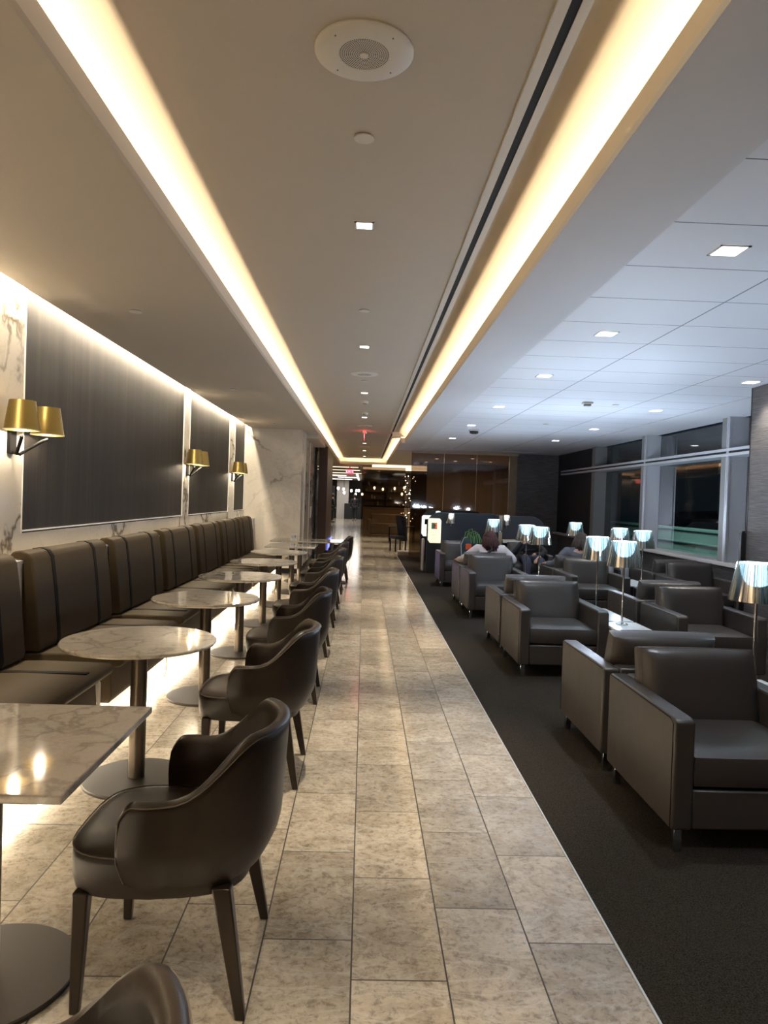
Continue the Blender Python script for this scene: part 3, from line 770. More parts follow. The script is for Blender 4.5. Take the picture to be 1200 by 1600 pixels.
spot('down_spot', (-.05, .85, ZR - .02), 165, WARMW, 1.02, .7, .03)
cam_ = thing('ceiling_sensor', 'dark round sensor under the far part of the panelled ceiling', 'sensor', (1.93, 12.9, ZC))
obj('mount', MB().lathe([(.10, 0), (.10, -.02)], 24), 'fixture', cam_); obj('body', MB().lathe([(.07, -.02), (.085, -.05), (.05, -.07)], 24), 'black_panel', cam_)
sn = thing('ceiling_sensor', 'small white boxy sensor under the panelled ceiling, right of its dark joint', 'sensor', (2.75, 8.95, ZC))
obj('mount', MB().box(-.06, .06, -.05, .05, -.02, 0), 'fixture', sn, bevel=.004); obj('body', MB().box(-.04, .04, -.03, .03, -.045, -.02), 'grey_metal', sn, bevel=.004)

# ------------------------------------------------------------------ armchairs
def make_armchair():
    t = thing('armchair', '', 'armchair')
    # local: faces -y, centre at (0,0); width .78 depth .84
    W2, D2 = .39, .42
    for sx in (-1, 1):
        x0, x1 = sorted((sx * W2, sx * (W2 - .095)))
        obj('arm', MB().prism([(-D2, .11), (D2, .11), (D2, .595), (D2 - .02, .60), (-D2 + .03, .60), (-D2, .588)], x0, x1, 'x'), 'leather_grey', t, bevel=.014, seg=3)
        obj('arm_seam', MB().tube([(sx * (W2 + .0005), -D2 + .012, .12), (sx * (W2 + .0005), -D2 + .014, .575), (sx * (W2 - .002), -D2 + .05, .592), (sx * (W2 - .002), D2 - .02, .593)], .0022, 6), 'leather_band', t)
    obj('back_frame', MB().box(-W2 + .095, W2 - .095, D2 - .11, D2, .11, .60), 'leather_grey', t, bevel=.012, seg=3)
    obj('base_rail', MB().box(-W2 + .095, W2 - .095, -D2 + .012, D2 - .11, .11, .285), 'leather_grey', t, bevel=.01)
    hw = W2 - .10
    obj('seat_cushion', MB().pillow(hw, .355, .085, (0, -.055, .365), 12, flat=.74, corner=.012, p=6), 'leather_grey', t, ang=1.0)
    rot = Matrix.Rotation(math.radians(75), 3, 'X')
    b = obj('back_cushion', MB().pillow(hw + .012, .215, .095, (0, .215, .565), 12, rot, flat=.5, corner=.02, p=4), 'leather_grey', t, ang=1.0)
    obj('cushion_piping', MB().tube([rot @ Vector((sx * (hw + .0125) * (1 - .02 * sy * sy), sy * .215 * (1 - .02 * sx * sx), .046)) + Vector((0, .215, .565)) for sx, sy in [(-1, -1 + i / 4) for i in range(9)] + [(-1 + i / 4, 1) for i in range(1, 9)] + [(1, 1 - i / 4) for i in range(1, 9)] + [(1 - i / 4, -1) for i in range(1, 8)]], .0028, 6, closed=True), 'piping', b)
    for sx in (-1, 1):
        for sy in (-1, 1):
            obj('leg', MB().box(sx * (W2 - .045) - .018, sx * (W2 - .045) + .018, sy * (D2 - .045) - .018, sy * (D2 - .045) + .018, 0.004, .11), 'chrome', t, bevel=.003)
    obj('foot_rail', MB().box(-W2 + .03, -W2 + .05, -D2 + .04, D2 - .04, .095, .11).box(W2 - .05, W2 - .03, -D2 + .04, D2 - .04, .095, .11), 'chrome', t)
    return t
ac = make_armchair()
S = 'grey leather armchair '
arms = [(1.77, 3.49, 0, 'nearest the camera at the right edge, facing the camera'),
        (1.77, 4.43, 1, 'backing onto the nearest armchair, turned away'),
        (1.77, 6.60, 0, 'by the aisle facing the camera, second such seat from the front'),
        (1.77, 7.54, 1, 'backing onto the second camera-facing armchair by the aisle'),
        (1.77, 9.66, 0, 'by the aisle facing the camera, backing onto the red-haired person'),
        (1.77, 10.60, 1, 'occupied by the red-haired person in the white jacket'),
        (1.74, 12.92, 0, 'holding a backpack beside the illuminated kiosk'),
        (3.09, 6.45, 0, 'facing the camera in the middle column, right of the nearest lamp pair'),
        (3.09, 7.39, 1, 'turned away in the middle column, right of the nearest lamp pair'),
        (3.09, 9.62, 0, 'facing the camera in the middle column, before the person in grey'),
        (3.09, 10.56, 1, 'occupied by the brown-haired person in the grey top'),
        (3.00, 13.1, 0, 'occupied by the person in black holding up a phone'),
        (4.42, 9.35, 0, 'facing the camera in the column beside the window'),
        (4.42, 10.29, 1, 'turned away in the column beside the window'),
        (4.30, 12.6, 0, 'beside the window occupied by a person bent over their lap')]
for i, (x, y, r, lab) in enumerate(arms):
    rz = PI if r else 0
    if i == 0: ac.location = (x, y, 0); ac['label'] = S + lab; ac['group'] = 'lounge armchairs'
    else: dup(ac, (x, y, 0), rz, S + lab, 'lounge armchairs')

# ------------------------------------------------------------------ side tables and lamps
def make_side():
    t = thing('side_table', '', 'side table')
    obj('tabletop', MB().box(-.16, .16, -.39, .39, .45, .47), 'marble_white', t, bevel=.003)
    for sx in (-1, 1):
        for sy in (-1, 1): obj('leg', MB().box(sx * .14 - .012, sx * .14 + .012, sy * .36 - .012, sy * .36 + .012, .004, .45), 'chrome', t)
    obj('shelf', MB().box(-.15, .15, -.37, .37, .15, .17), 'black_panel', t)
    return t
st0 = make_side()
sides = [(2.34, 3.99, 'white marble side table at the right edge beside the nearest armchairs'), (2.33, 6.03, 'white marble side table under the nearer of the two middle lamps'), (2.33, 6.86, 'white marble side table under the farther of the two middle lamps'),
         (2.33, 9.15, 'white marble side table beside the armchairs of the middle rows'), (2.33, 9.98, 'white marble side table in front of the red-haired person\'s row'), (3.74, 9.00, 'white marble side table in the gap near the window'), (3.74, 9.83, 'second white marble side table in the gap near the window'), (2.3, 12.9, 'white marble side table near the navy booth'), (3.66, 12.5, 'white marble side table in the far window gap')]
for i, (x, y, lab) in enumerate(sides):
    if i == 0: st0.location = (x, y, 0); st0['label'] = lab; st0['group'] = 'white side tables'
    else: dup(st0, (x, y, 0), 0, lab, 'white side tables')
def make_lamp(table=True):
    t = thing('table_lamp', '', 'lamp')
    if table:
        obj('base', MB().lathe([(.055, 0), (.055, .006), (.045, .012), (.012, .016)], 32), 'chrome', t)
        obj('pole', MB().lathe([(.0085, .01), (.0085, .56)], 12), 'chrome', t)
    z = .515
    obj('lamp_shade', MB().lathe([(.155, z), (.154, z + .005), (.112, z + .225), (.110, z + .225), (.151, z + .003)], 64, cap=False), 'lamp_shade', t)
    obj('diffuser', MB().lathe([(.03, z + .085), (.055, z + .095), (.078, z + .13), (.092, z + .18), (.099, z + .218), (.096, z + .222), (.088, z + .20), (.07, z + .15), (.04, z + .11), (.02, z + .10)], 40), 'lamp_glow', t)
    obj('socket', MB().lathe([(.02, z + .02), (.024, z + .05), (.024, z + .09)], 20), 'chrome', t)
    return t
lp0 = make_lamp()
lamps = [(2.33, 4.17, 'mirrored cone lamp cropped at the right edge'), (2.31, 6.28, 'mirrored cone lamp, right one of the middle pair on the white side tables'), (2.31, 7.0, 'mirrored cone lamp, left one of the middle pair, just behind its twin'),
         (2.31, 9.33, 'mirrored cone lamp, right one of the pair in front of the person in black'), (2.31, 10.1, 'mirrored cone lamp, left one of the pair in front of the person in black'), (2.31, 12.7, 'mirrored cone lamp alone beside the red-haired person'),
         (3.62, 9.2, 'mirrored cone lamp, right one of the pair before the window column'), (3.60, 9.98, 'mirrored cone lamp, left one of the pair before the window column'), (3.67, 12.35, 'glowing cone lamp right behind the head of the brown-haired person')]
for i, (x, y, lab) in enumerate(lamps):
    if i == 0: lp0.location = (x, y, .47); lp0['label'] = lab; lp0['group'] = 'cone lamps on the side tables'
    else: dup(lp0, (x, y, .47), 0, lab, 'cone lamps on the side tables')
    point('lamp_light', (x, y, .47 + .75), 20.0, COOL, .05)

# ------------------------------------------------------------------ booths
def rounded(x0, x1, z1, rl_, rr, n=10):
    pts = [(x0, 0)]
    for i in range(n + 1):
        a = PI - (PI / 2) * i / n; pts.append((x0 + rl_ + rl_ * math.cos(a), z1 - rl_ + rl_ * math.sin(a)))
    for i in range(n + 1):
        a = PI / 2 - (PI / 2) * i / n; pts.append((x1 - rr + rr * math.cos(a), z1 - rr + rr * math.sin(a)))
    pts.append((x1, 0)); return pts
def booth(loc, label, w, second, face, scr):
    t = thing('work_booth', label, 'booth', loc, 0, 'navy work booths')
    a = obj('screen_wall', MB().prism(rounded(0, w * .57, 1.27, .28, .03), 0, .06, 'y'), 'navy', t, bevel=.01)
    if second:
        obj('screen_wall', MB().prism(rounded(w * .57 + .08, w, 1.24, .03, .33), 0, .06, 'y'), 'navy', t, bevel=.01)
        obj('divider', MB().box(w * .57, w * .57 + .08, -.4, .08, 0, 1.25), 'gold_wood' if False else 'navy', t, bevel=.008)
        obj('divider_cap', MB().box(w * .57 + .005, w * .57 + .075, -.41, -.4, .2, 1.25), 'beige_wood', t)
        dsk = obj('desk', MB().box(w * .57 + .08, w - .05, -.50, 0, .72, .75), 'beige_wood', t, bevel=.004)
        obj('desk_edge', MB().box(w * .57 + .08, w - .05, -.515, -.5, .70, .755), 'white_panel', dsk)
        obj('desk_support', MB().box(w * .57 + .2, w - .2, -.40, -.1, .0, .72), 'black_panel', t)
    p = obj('end_post', MB().box(0, .28, -.10, 0, 0, .68), 'black_panel', t, bevel=.006)
    k = obj('kiosk_face', MB().prism([(.02, .69), (.06, .63), (.285, .63), (.285, 1.10), (.255, 1.14), (.05, 1.14), (.02, 1.11)], -.115, -.02, 'y'), face, t, bevel=.008)
    obj('screen', MB().box(.085, .20, -.119, -.115, .92, 1.05), scr, k)
    obj('outline', MB().box(.09, .19, -.118, -.115, .72, .723).box(.09, .19, -.118, -.115, .85, .853).box(.09, .093, -.118, -.115, .72, .85).box(.187, .19, -.118, -.115, .72, .85).box(.115, .16, -.118, -.115, .79, .80), 'kiosk_line', k)
    return t
booth((1.32, 14.95, 0), 'navy work booth with the cream lit kiosk, the nearer booth', 2.5, True, 'kiosk_cream', 'poster')
booth((1.40, 17.6, 0), 'navy work booth with the white lit kiosk, the farther booth', 2.5, False, 'kiosk_white', 'screen_dark')
def booth_lamp(x, y, label, armto):
    t = thing('booth_lamp', label, 'wall lamp', (x, y, .535), 0, 'lamps inside the booths')
    z = .515
    obj('lamp_shade', MB().lathe([(.105, z), (.104, z + .003), (.062, z + .20), (.060, z + .20), (.101, z + .003)], 40, cap=False), 'lamp_shade', t)
    obj('diffuser', MB().lathe([(.02, z + .08), (.045, z + .10), (.055, z + .15), (.056, z + .19), (.05, z + .19), (.03, z + .12)], 28), 'down_cool', t)
    obj('arm', MB().tube([(0, 0, z + .03), (0, 0, z - .06), (0, armto * .5, z - .05), (0, armto, z - .03)], .008, 8), 'chrome', t)
    point('booth_light', (x, y, 1.24), 1.2, NEUT, .03)
booth_lamp(1.80, 14.78, 'small cone lamp on the navy booth wall beside the cream kiosk', .17)
booth_lamp(2.95, 14.78, 'small cone lamp in the right half of the nearer navy booth', .17)
booth_lamp(1.80, 17.42, 'small cone lamp between the two kiosks on the farther booth', .17)
lv = tag(obj('padded_post', MB().box(1.24, 1.30, 15.1, 15.3, 0.02, .70), 'jacket_white', bevel=.02), 'slim pale lilac luggage piece standing left of the nearer booth', 'suitcase')
tag(obj('rounded_screen', MB().prism([(3.975, 0), (3.975, 1.27), (3.985, 1.30), (4.015, 1.30), (4.024, 1.27), (4.024, 0)], 7.452, 7.50, 'y'), 'black_panel', bevel=.004), 'slim black round-topped screen edge against the grasscloth pillar', 'screen panel')

# backpack with green straps on the armchair
bp = thing('backpack', 'dark teal backpack with an orange patch and green loops on an armchair', 'backpack', (1.86, 12.55, .455))
obj('bag', MB().pillow(.14, .22, .09, (0, .03, .22), 8, Matrix.Rotation(math.radians(80), 3, 'X'), flat=.6, corner=.12), 'backpack', bp, ang=1.0)
obj('patch', MB().box(-.07, .03, -.075, -.065, .22, .32), 'orange', bp, bevel=.01)
obj('piping', MB().tube([(-.13, -.05, .05), (-.145, -.03, .3), (-.09, .0, .42), (.06, .02, .43), (.13, -.02, .3)], .008, 8), 'pale_edge', bp)
for k, (dx, h) in enumerate(((-.04, .12), (.02, .16), (.07, .12), (.11, .1), (.0, .1), (.14, .07))):
    obj('loop', MB().tube([(dx - .05, 0, .40), (dx - .03, 0, .40 + h), (dx + .02, -.02, .42 + h), (dx + .06, -.03, .36 + h * .5), (dx + .07, -.05, .33)], .009, 8), 'leaf', bp)

# ------------------------------------------------------------------ people
def skinmesh(name, nodes, edges, mat, parent=None, sub=2, root=0, smooth=True):
    me = bpy.data.meshes.new(name); me.from_pydata([n[0] for n in nodes], edges, []); me.materials.append(M[mat])
    o = bpy.data.objects.new(name, me); C.objects.link(o)
    if parent: o.parent = parent
    s = o.modifiers.new('Skin', 'SKIN'); s.use_smooth_shade = True
    for i, n in enumerate(nodes):
        r = n[1]; r = (r, r) if isinstance(r, (int, float)) else r
        sv = me.skin_vertices[0].data[i]; sv.radius = r; sv.use_root = (i == root)
    u = o.modifiers.new('Sub', 'SUBSURF'); u.levels = sub; u.render_levels = sub
    return o
def person(label, loc, rotz, J, cloth, hair, hairlen, top_mat, leg_mat, hands=True, group=None, hood=False):
    """J: joints in local coords (faces +y): pelvis, chest, neck, head, shL/shR, elL.., haL.., kn, an, toe"""
    t = thing('person', label, 'person', loc, rotz, group)
    n = []; e = []
    def A(p, r): n.append((tuple(p), r)); return len(n) - 1
    def E(a, b): e.append((a, b))
    V = {k: Vector(v) for k, v in J.items()}
    pe = A(V['pelvis'], (.13, .10)); wa = A(V['pelvis'].lerp(V['chest'], .5), (.115, .09)); ch = A(V['chest'], (.135, .10)); nb = A(V['neck'] - Vector((0, 0, .03)), (.07, .06)); nk = A(V['neck'] + Vector((0, 0, .03)), .05)
    E(pe, wa); E(wa, ch); E(ch, nb); E(nb, nk)
    h = V['head']; h0 = A(h - Vector((0, -.01, .055)), .058); h1 = A(h, (.074, .088)); h2 = A(h + Vector((0, -.005, .06)), (.062, .072)); E(nk, h0); E(h0, h1); E(h1, h2)
    for s_, sx in (('L', -1), ('R', 1)):
        sh = A(V['sh' + s_], .06); el = A(V['el' + s_], .042); wr = A(V['ha' + s_], .028); E(ch, sh); E(sh, el); E(el, wr)
        d = (V['ha' + s_] - V['el' + s_]).normalized(); side = d.cross(Vector((0, 0, 1)));
        side = side.normalized() if side.length > .1 else Vector((1, 0, 0)); dn = d.cross(side).normalized()
        pm = A(V['ha' + s_] + d * .045, (.034, .020)); E(wr, pm)
        if hands:
            for k, (off, ln) in enumerate(((-.030, .065), (-.010, .078), (.010, .073), (.029, .055))):
                b0 = A(V['ha' + s_] + d * .078 + side * off, .0095); b1 = A(V['ha' + s_] + d * (.078 + ln * .55) + side * off * 1.1 + dn * .012, .0088); b2 = A(V['ha' + s_] + d * (.078 + ln * .85) + side * off * 1.1 + dn * .034, .0075)
                E(pm, b0); E(b0, b1); E(b1, b2)
            t0 = A(V['ha' + s_] + d * .035 - side * sx * .04 + dn * .01, .011); t1 = A(V['ha' + s_] + d * .075 - side * sx * .055 + dn * .025, .009); E(pm, t0); E(t0, t1)
        hp = A(V['pelvis'] + Vector((sx * .09, 0, -.02)), .095); kn = A(V['kn' + s_], .062); an = A(V['an' + s_], .042); to = A(V['to' + s_], .032)
        E(pe, hp); E(hp, kn); E(kn, an); E(an, to)
    body = skinmesh('body', n, e, 'skin', t)
    # face
    f = obj('face', MB().ball(h + Vector((0, .098, -.012)), .014, .8, 1, 1.5), 'skin', body)
    obj('eye', MB().ball(h + Vector((-.032, .083, .012)), .010), 'eye', body); obj('eye', MB().ball(h + Vector((.032, .083, .012)), .010), 'eye', body)
    obj('mouth', MB().ball(h + Vector((0, .086, -.052)), .018, 1.2, .4, .35), 'lips', body)
    for sx in (-1, 1): obj('ear', MB().ball(h + Vector((sx * .083, -.005, -.005)), .026, .35, .7, 1.1), 'skin', body)
    # clothing
    tn = []; te = []
    def B(p, r): tn.append((tuple(p), r)); return len(tn) - 1
    a0 = B(V['pelvis'] + Vector((0, 0, .0)), (.155, .125)); a1 = B(V['pelvis'].lerp(V['chest'], .5), (.14, .115)); a2 = B(V['chest'], (.16, .125)); a3 = B(V['neck'] - Vector((0, 0, .01)), (.085, .078)); te += [(a0, a1), (a1, a2), (a2, a3)]
    for s_ in 'LR':
        b0 = B(V['sh' + s_], .078); b1 = B(V['el' + s_], .058); b2 = B(V['el' + s_].lerp(V['ha' + s_], .9), .043); te += [(a2, b0), (b0, b1), (b1, b2)]
    top = skinmesh('jacket', tn, te, top_mat, t)
    tn = []; te = []
    a0 = B(V['pelvis'] + Vector((0, 0, -.01)), (.15, .12))
    for s_, sx in (('L', -1), ('R', 1)):
        b0 = B(V['pelvis'] + Vector((sx * .095, 0, -.03)), .11); b1 = B(V['kn' + s_], .078); b2 = B(V['kn' + s_].lerp(V['an' + s_], .93), .058); te += [(a0, b0), (b0, b1), (b1, b2)]
    skinmesh('trousers', tn, te, leg_mat, t)
    for s_ in 'LR':
        a, b = V['an' + s_], V['to' + s_]; m = a.lerp(b, .5)
        obj('shoe', MB().ball((m.x, m.y, m.z - .01), .05, .9, 2.5 if abs(b.y - a.y) > abs(b.x - a.x) else 1, .9), 'shoe', t)
    # hair: scalp cap plus falling locks
    hb = MB().ball(h + Vector((0, -.018, .022)), .104, .98, 1.08, 1.06, 24, 16)
    ho = obj('hair', hb, hair, body)
    rnd = random.Random(len(label))
    if hairlen > 0:
        lk = MB()
        for k in range(46):
            a = PI + .25 + (PI - .5 + .55) * (k / 45) - .27; rr = .088 + .012 * rnd.random()
            x = math.cos(a) * rr; y = math.sin(a) * rr * 1.08 - .02; zt = .06 - .02 * rnd.random(); L_ = hairlen * (.85 + .25 * rnd.random()); wv = rnd.uniform(-.012, .012)
            fl = 1.28 + .16 * rnd.random()
            lk.tube([h + Vector((x * .75, y * .75, zt)), h + Vector((x * 1.02, y * 1.02, .02)), h + Vector((x * fl + wv, y * fl, -L_ * .55)), h + Vector((x * fl * .95 - wv, y * fl * .97, -L_))], .017, 7, r1=.009)
        obj('locks', lk, hair, ho, ang=2)
    return t
def seated(lean=0.0, head=(0, .0, 1.13), turn=0, haL=(-.30, .34, .66), haR=(.30, .34, .66), elL=(-.33, .06, .70), elR=(.33, .06, .70), sh=.94, shx=.19):
    y = lean
    return dict(pelvis=(0, -.06, .53), chest=(0, -.06 + y * .7, .82), neck=(0, -.05 + y, sh + .03), head=head, shL=(-shx, -.06 + y, sh - .03), shR=(shx, -.06 + y, sh - .03),
                elL=elL, elR=elR, haL=haL, haR=haR, knL=(-.13, .42, .50), knR=(.13, .42, .50), anL=(-.13, .45, .09), anR=(.13, .45, .09), toL=(-.14, .60, .04), toR=(.14, .60, .04))
p1 = person('seated person with dark red shoulder-length hair and white jacket seen from behind', (1.86, 10.52, 0), 0,
       seated(0, (0.0, .0, .965), elL=(-.40, -.02, .66), haL=(-.42, .26, .64), elR=(.38, -.02, .66), haR=(.28, .28, .62), sh=.855, shx=.185), None, 'hair_red', .15, 'jacket_white', 'denim')
obj('bag_strap', MB().tube([(.02, -.155, .84), (-.04, -.165, .78), (-.10, -.165, .70), (-.14, -.16, .62)], .020, 6), 'strap_black', p1)
p2 = person('seated person with wavy brown hair and grey-blue top seen from behind', (3.17, 10.45, 0), 0,
       seated(0, (0.02, .0, .985), elL=(-.38, -.06, .64), haL=(-.42, .2, .63), elR=(.36, 0, .64), haR=(.30, .28, .62), sh=.86, shx=.20), None, 'hair_brown', .12, 'hoodie_grey', 'denim')
p3 = person('seated person in black holding up a dark phone behind the cone lamps', (3.02, 12.95, 0), PI,
       seated(.05, (-.06, .14, .86), elL=(-.22, .26, .66), haL=(-.10, .32, .56), elR=(.33, .24, .62), haR=(.19, .34, .86), sh=.74, shx=.18), None, 'hair_brown', 0, 'top_black', 'denim')
ph = tag(obj('phone', MB().box(-.075, .075, -.006, .006, -.036, .036), 'screen_dark', bevel=.006, loc=(2.78, 12.50, .955)), 'dark phone held up by the person in black', 'phone')
p4 = person('person bent forward over their lap beside the window, mostly behind a lamp', (4.30, 12.42, 0), PI,
       seated(.16, (0, .34, .80), elL=(-.24, .30, .58), haL=(-.08, .44, .56), elR=(.24, .30, .58), haR=(.16, .46, .56), sh=.70, shx=.17), None, 'hair_brown', 0, 'top_black', 'white_cloth')
def standing(step=.12):
    return dict(pelvis=(0, 0, .92), chest=(0, .0, 1.22), neck=(0, .0, 1.45), head=(0, .02, 1.60), shL=(-.18, 0, 1.40), shR=(.18, 0, 1.40), elL=(-.25, -.03, 1.12), elR=(.25, .02, 1.12), haL=(-.25, .08, .88), haR=(.25, .1, .88),
                knL=(-.09, step, .50), knR=(.09, -step * .3, .48), anL=(-.09, step * 1.1, .09), anR=(.09, -step * 1.6, .11), toL=(-.09, step * 1.1 + .14, .04), toR=(.09, -step * 1.6 + .14, .05))
person('person in dark clothes walking away down the far corridor', (-.62, 46.5, 0), 0, standing(), None, 'hair_brown', 0, 'top_black', 'top_black', hands=False)
person('person in dark clothes standing at the bar, left of the walking person', (-1.85, 42, 0), -1.2, standing(.02), None, 'hair_brown', 0, 'top_black', 'top_black', hands=False)
person('person in dark clothes near the bar, nearest the dark wood panel', (-1.95, 38, 0), -.8, standing(.02), None, 'hair_brown', 0, 'top_black', 'denim', hands=False)

# ------------------------------------------------------------------ far corridor and room behind the glass
ex = thing('exit_sign', 'red glowing EXIT sign hanging over the far corridor', 'sign', (-.625, 29.0, 2.55))
obj('face', MB().box(-.15, .15, -.02, .02, -.095, .095), 'exit_red', ex, bevel=.006)
obj('bracket', MB().box(-.02, .02, -.01, .01, .095, .25), 'fixture', ex)
def text_mesh(body, size, mat, parent, loc, rot, ext=.003, name='letters'):
    cu = bpy.data.curves.new(name, 'FONT'); cu.body = body; cu.size = size; cu.extrude = ext; cu.align_x = 'CENTER'; cu.align_y = 'CENTER'
    tmp = bpy.data.objects.new(name + '_tmp', cu); C.objects.link(tmp)
    dg = bpy.context.evaluated_depsgraph_get(); me = bpy.data.meshes.new_from_object(tmp.evaluated_get(dg)); bpy.data.objects.remove(tmp)
    me.materials.append(M[mat]); o = bpy.data.objects.new(name, me); C.objects.link(o); o.parent = parent; o.location = loc; o.rotation_euler = rot
    return o
text_mesh('EXIT', .15, 'exit_letter', ex, (0, -.022, 0), (PI / 2, 0, 0))
ex2 = thing('exit_sign', 'thin edge-lit EXIT sign seen edge-on under the raised ceiling, glowing red', 'sign', (-.05, 16.6, 3.05))
obj('canopy', MB().box(-.04, .04, -.15, .15, -.03, 0), 'fixture', ex2, bevel=.004)
obj('light_blade', MB().box(-.004, .004, -.15, .15, -.20, -.03), 'exit_red', ex2)
for sx in (-1, 1): text_mesh('EXIT', .13, 'exit_letter', ex2, (sx * .006, 0, -.115), (PI / 2, 0, sx * PI / 2), .001)
point('exit_glow', (-.05, 16.4, 2.96), .5, (1, .08, .05), .04)
# light lines beyond the cove
for i, (x0, x1, y, z) in enumerate(((-2.4, -.30, 30.2, 2.79), (-2.4, -.25, 33.5, 2.79), (-2.4, -.2, 37.5, 2.79))):
    tag(obj('ceiling_light', MB().box(x0, x1, y, y + .16, z - .02, z), 'led_far', smooth=False), ('long warm ceiling light line just beyond the cove end', 'warm ceiling light line behind the exit sign', 'third warm ceiling light line down the far corridor')[i], 'ceiling light', 'ceiling light lines in the far corridor')
for i, (x0, x1, y) in enumerate(((-2.5, -1.1, 41.5), (-1.7, -.4, 45), (-2.6, -.9, 50))):
    tag(obj('ceiling_light', MB().box(x0, x1, y, y + .7, 2.75, 2.79), 'led_far_cool', smooth=False), ('pale broad ceiling light over the bar', 'pale broad ceiling light above the walking person', 'pale broad ceiling light deepest in the corridor')[i], 'ceiling light', 'pale ceiling lights over the bar')
tag(obj('ceiling_light', MB().box(-.5, -.38, 38, 52, 2.76, 2.79), 'led_far_cool', smooth=False), 'pale ceiling light line running away down the far corridor', 'ceiling light')
struct('wall_corridor_left', MB().box(-3.1, -3.0, 17.5, 60, 0, ZC), 'dark_wood', smooth=False)
struct('wall_corridor_end', MB().box(-3, 5.3, 60, 60.1, 0, ZC), 'ceiling_cream', smooth=False)
struct('wall_side_room', MB().box(5.3, 5.4, 19, 60, 0, ZC), 'gold_wood', smooth=False)
struct('wall_taupe', MB().box(2.15, 5.3, 25.0, 25.1, 0, ZC), 'taupe', smooth=False)
struct('wall_behind_glass', MB().box(-.05, 5.3, 36.5, 36.6, 0, ZC), 'gold_wood', smooth=False)
tag(obj('pale_column', MB().box(-2.0, -1.15, 52, 52.4, 0, ZC), 'white_paint'), 'pale column beyond the pendant bulbs', 'column')
# bar counter
br = thing('bar_counter', 'long dark bar counter at the left of the far corridor', 'bar counter', (-2.55, 43, 0))
obj('counter_body', MB().box(-.35, .2, -7, 6, 0, 1.05), 'night_black', br); obj('counter_top', MB().box(-.4, .27, -7.05, 6.05, 1.05, 1.10), 'dark_wood', br)
tag(obj('dark_partition', MB().box(-2.6, -2.0, 26, 34, 0, 1.35), 'night_black', bevel=.05), 'dark high-backed seating block at the left of the far corridor', 'seating')
tag(obj('back_bar', MB().box(-2.9, -2.1, 50.0, 50.5, 0, 2.3), 'night_black'), 'tall dark back bar at the end of the bar counter', 'back bar')
tag(obj('divider_seating', MB().box(-1.4, .0, 50.5, 51.1, 0, 1.1), 'night_black', bevel=.03), 'low dark seating behind the walking person', 'seating')
pn = None
for i, (px, py, pz) in enumerate(((-1.62, 44, 2.05), (-1.32, 45, 2.02), (-1.25, 44, 1.8), (-.85, 46, 1.95), (-.55, 48, 1.98), (-.38, 46, 1.97), (-.62, 50, 1.75), (-.15, 47, 1.75))):
    t = thing('pendant_lamp', 'small bright pendant bulb over the bar', 'pendant lamp', (px, py, pz), 0, 'pendant bulbs over the bar')
    obj('bulb', MB().ball((0, 0, 0), .07, 1, 1, 1.3), 'bulb', t); obj('cord', MB().tube([(0, 0, .08), (0, 0, 2.79 - pz)], .006, 6), 'black_metal', t)
area('bar_room_light', (-1.2, 45, 2.7), (0, 0, 0), 2, 12, 130, (1, .95, .9))
tag(obj('display_screen', MB().box(-1.1, -.98, 16.2, 17.0, .2, .95) if False else MB().box(-.905, -.895, 18.4, 20.4, .0, .40), 'blue_screen'), 'blue glowing display low on the dark wood panel behind the far table', 'display')  # emissive strip put in for the blue glow reflected on the wood
# shelving with ornaments
sf = thing('display_shelves', 'open brown display shelves behind the bronze glass', 'shelves', (1.0, 34, 0))
obj('back_panel', MB().box(-1.05, 1.2, .32, .35, 1.0, 2.5), 'gold_wood', sf)
for z in (1.15, 1.45, 1.80, 2.12, 2.42): obj('shelf', MB().box(-1.05, 1.2, 0, .32, z, z + .03), 'dark_wood', sf)
for x in (-1.05, .02, 1.17): obj('upright', MB().box(x, x + .03, 0, .33, 1.0, 2.5), 'dark_wood', sf)
obj('cabinet', MB().box(-1.05, 1.2, -.15, .35, 0, 1.05), 'beige_wood', sf); obj('counter_top', MB().box(-1.08, 1.23, -.2, .36, 1.05, 1.10), 'stone_step', sf)
rnd = random.Random(3)
lab_o = ['small pale ornament on the display shelves behind the bronze glass']
for k in range(16):
    z = (1.18, 1.48, 1.83, 2.15)[k % 4]; x = 1.0 + rnd.uniform(-.95, 1.0); r = rnd.uniform(.03, .07); h = rnd.uniform(.1, .22)
    tag(obj('ornament', MB().lathe([(r * .6, z), (r, z + h * .3), (r * .8, z + h * .6), (r * .3, z + h)], 14, (x, 34.12)), 'bottle' if k % 3 else 'black_panel'), lab_o[0], 'ornament', 'ornaments on the display shelves')
for k, (x, z) in enumerate(((.45, 2.0), (.85, 1.95), (1.4, 2.0), (1.75, 1.75), (1.85, 2.05))):
    tag(obj('bulb_lamp', MB().ball((x, 33.7, z), .05, 1, 1, 1.5), 'bulb'), 'small glowing bulb in front of the display shelves', 'bulb', 'bulbs by the display shelves')
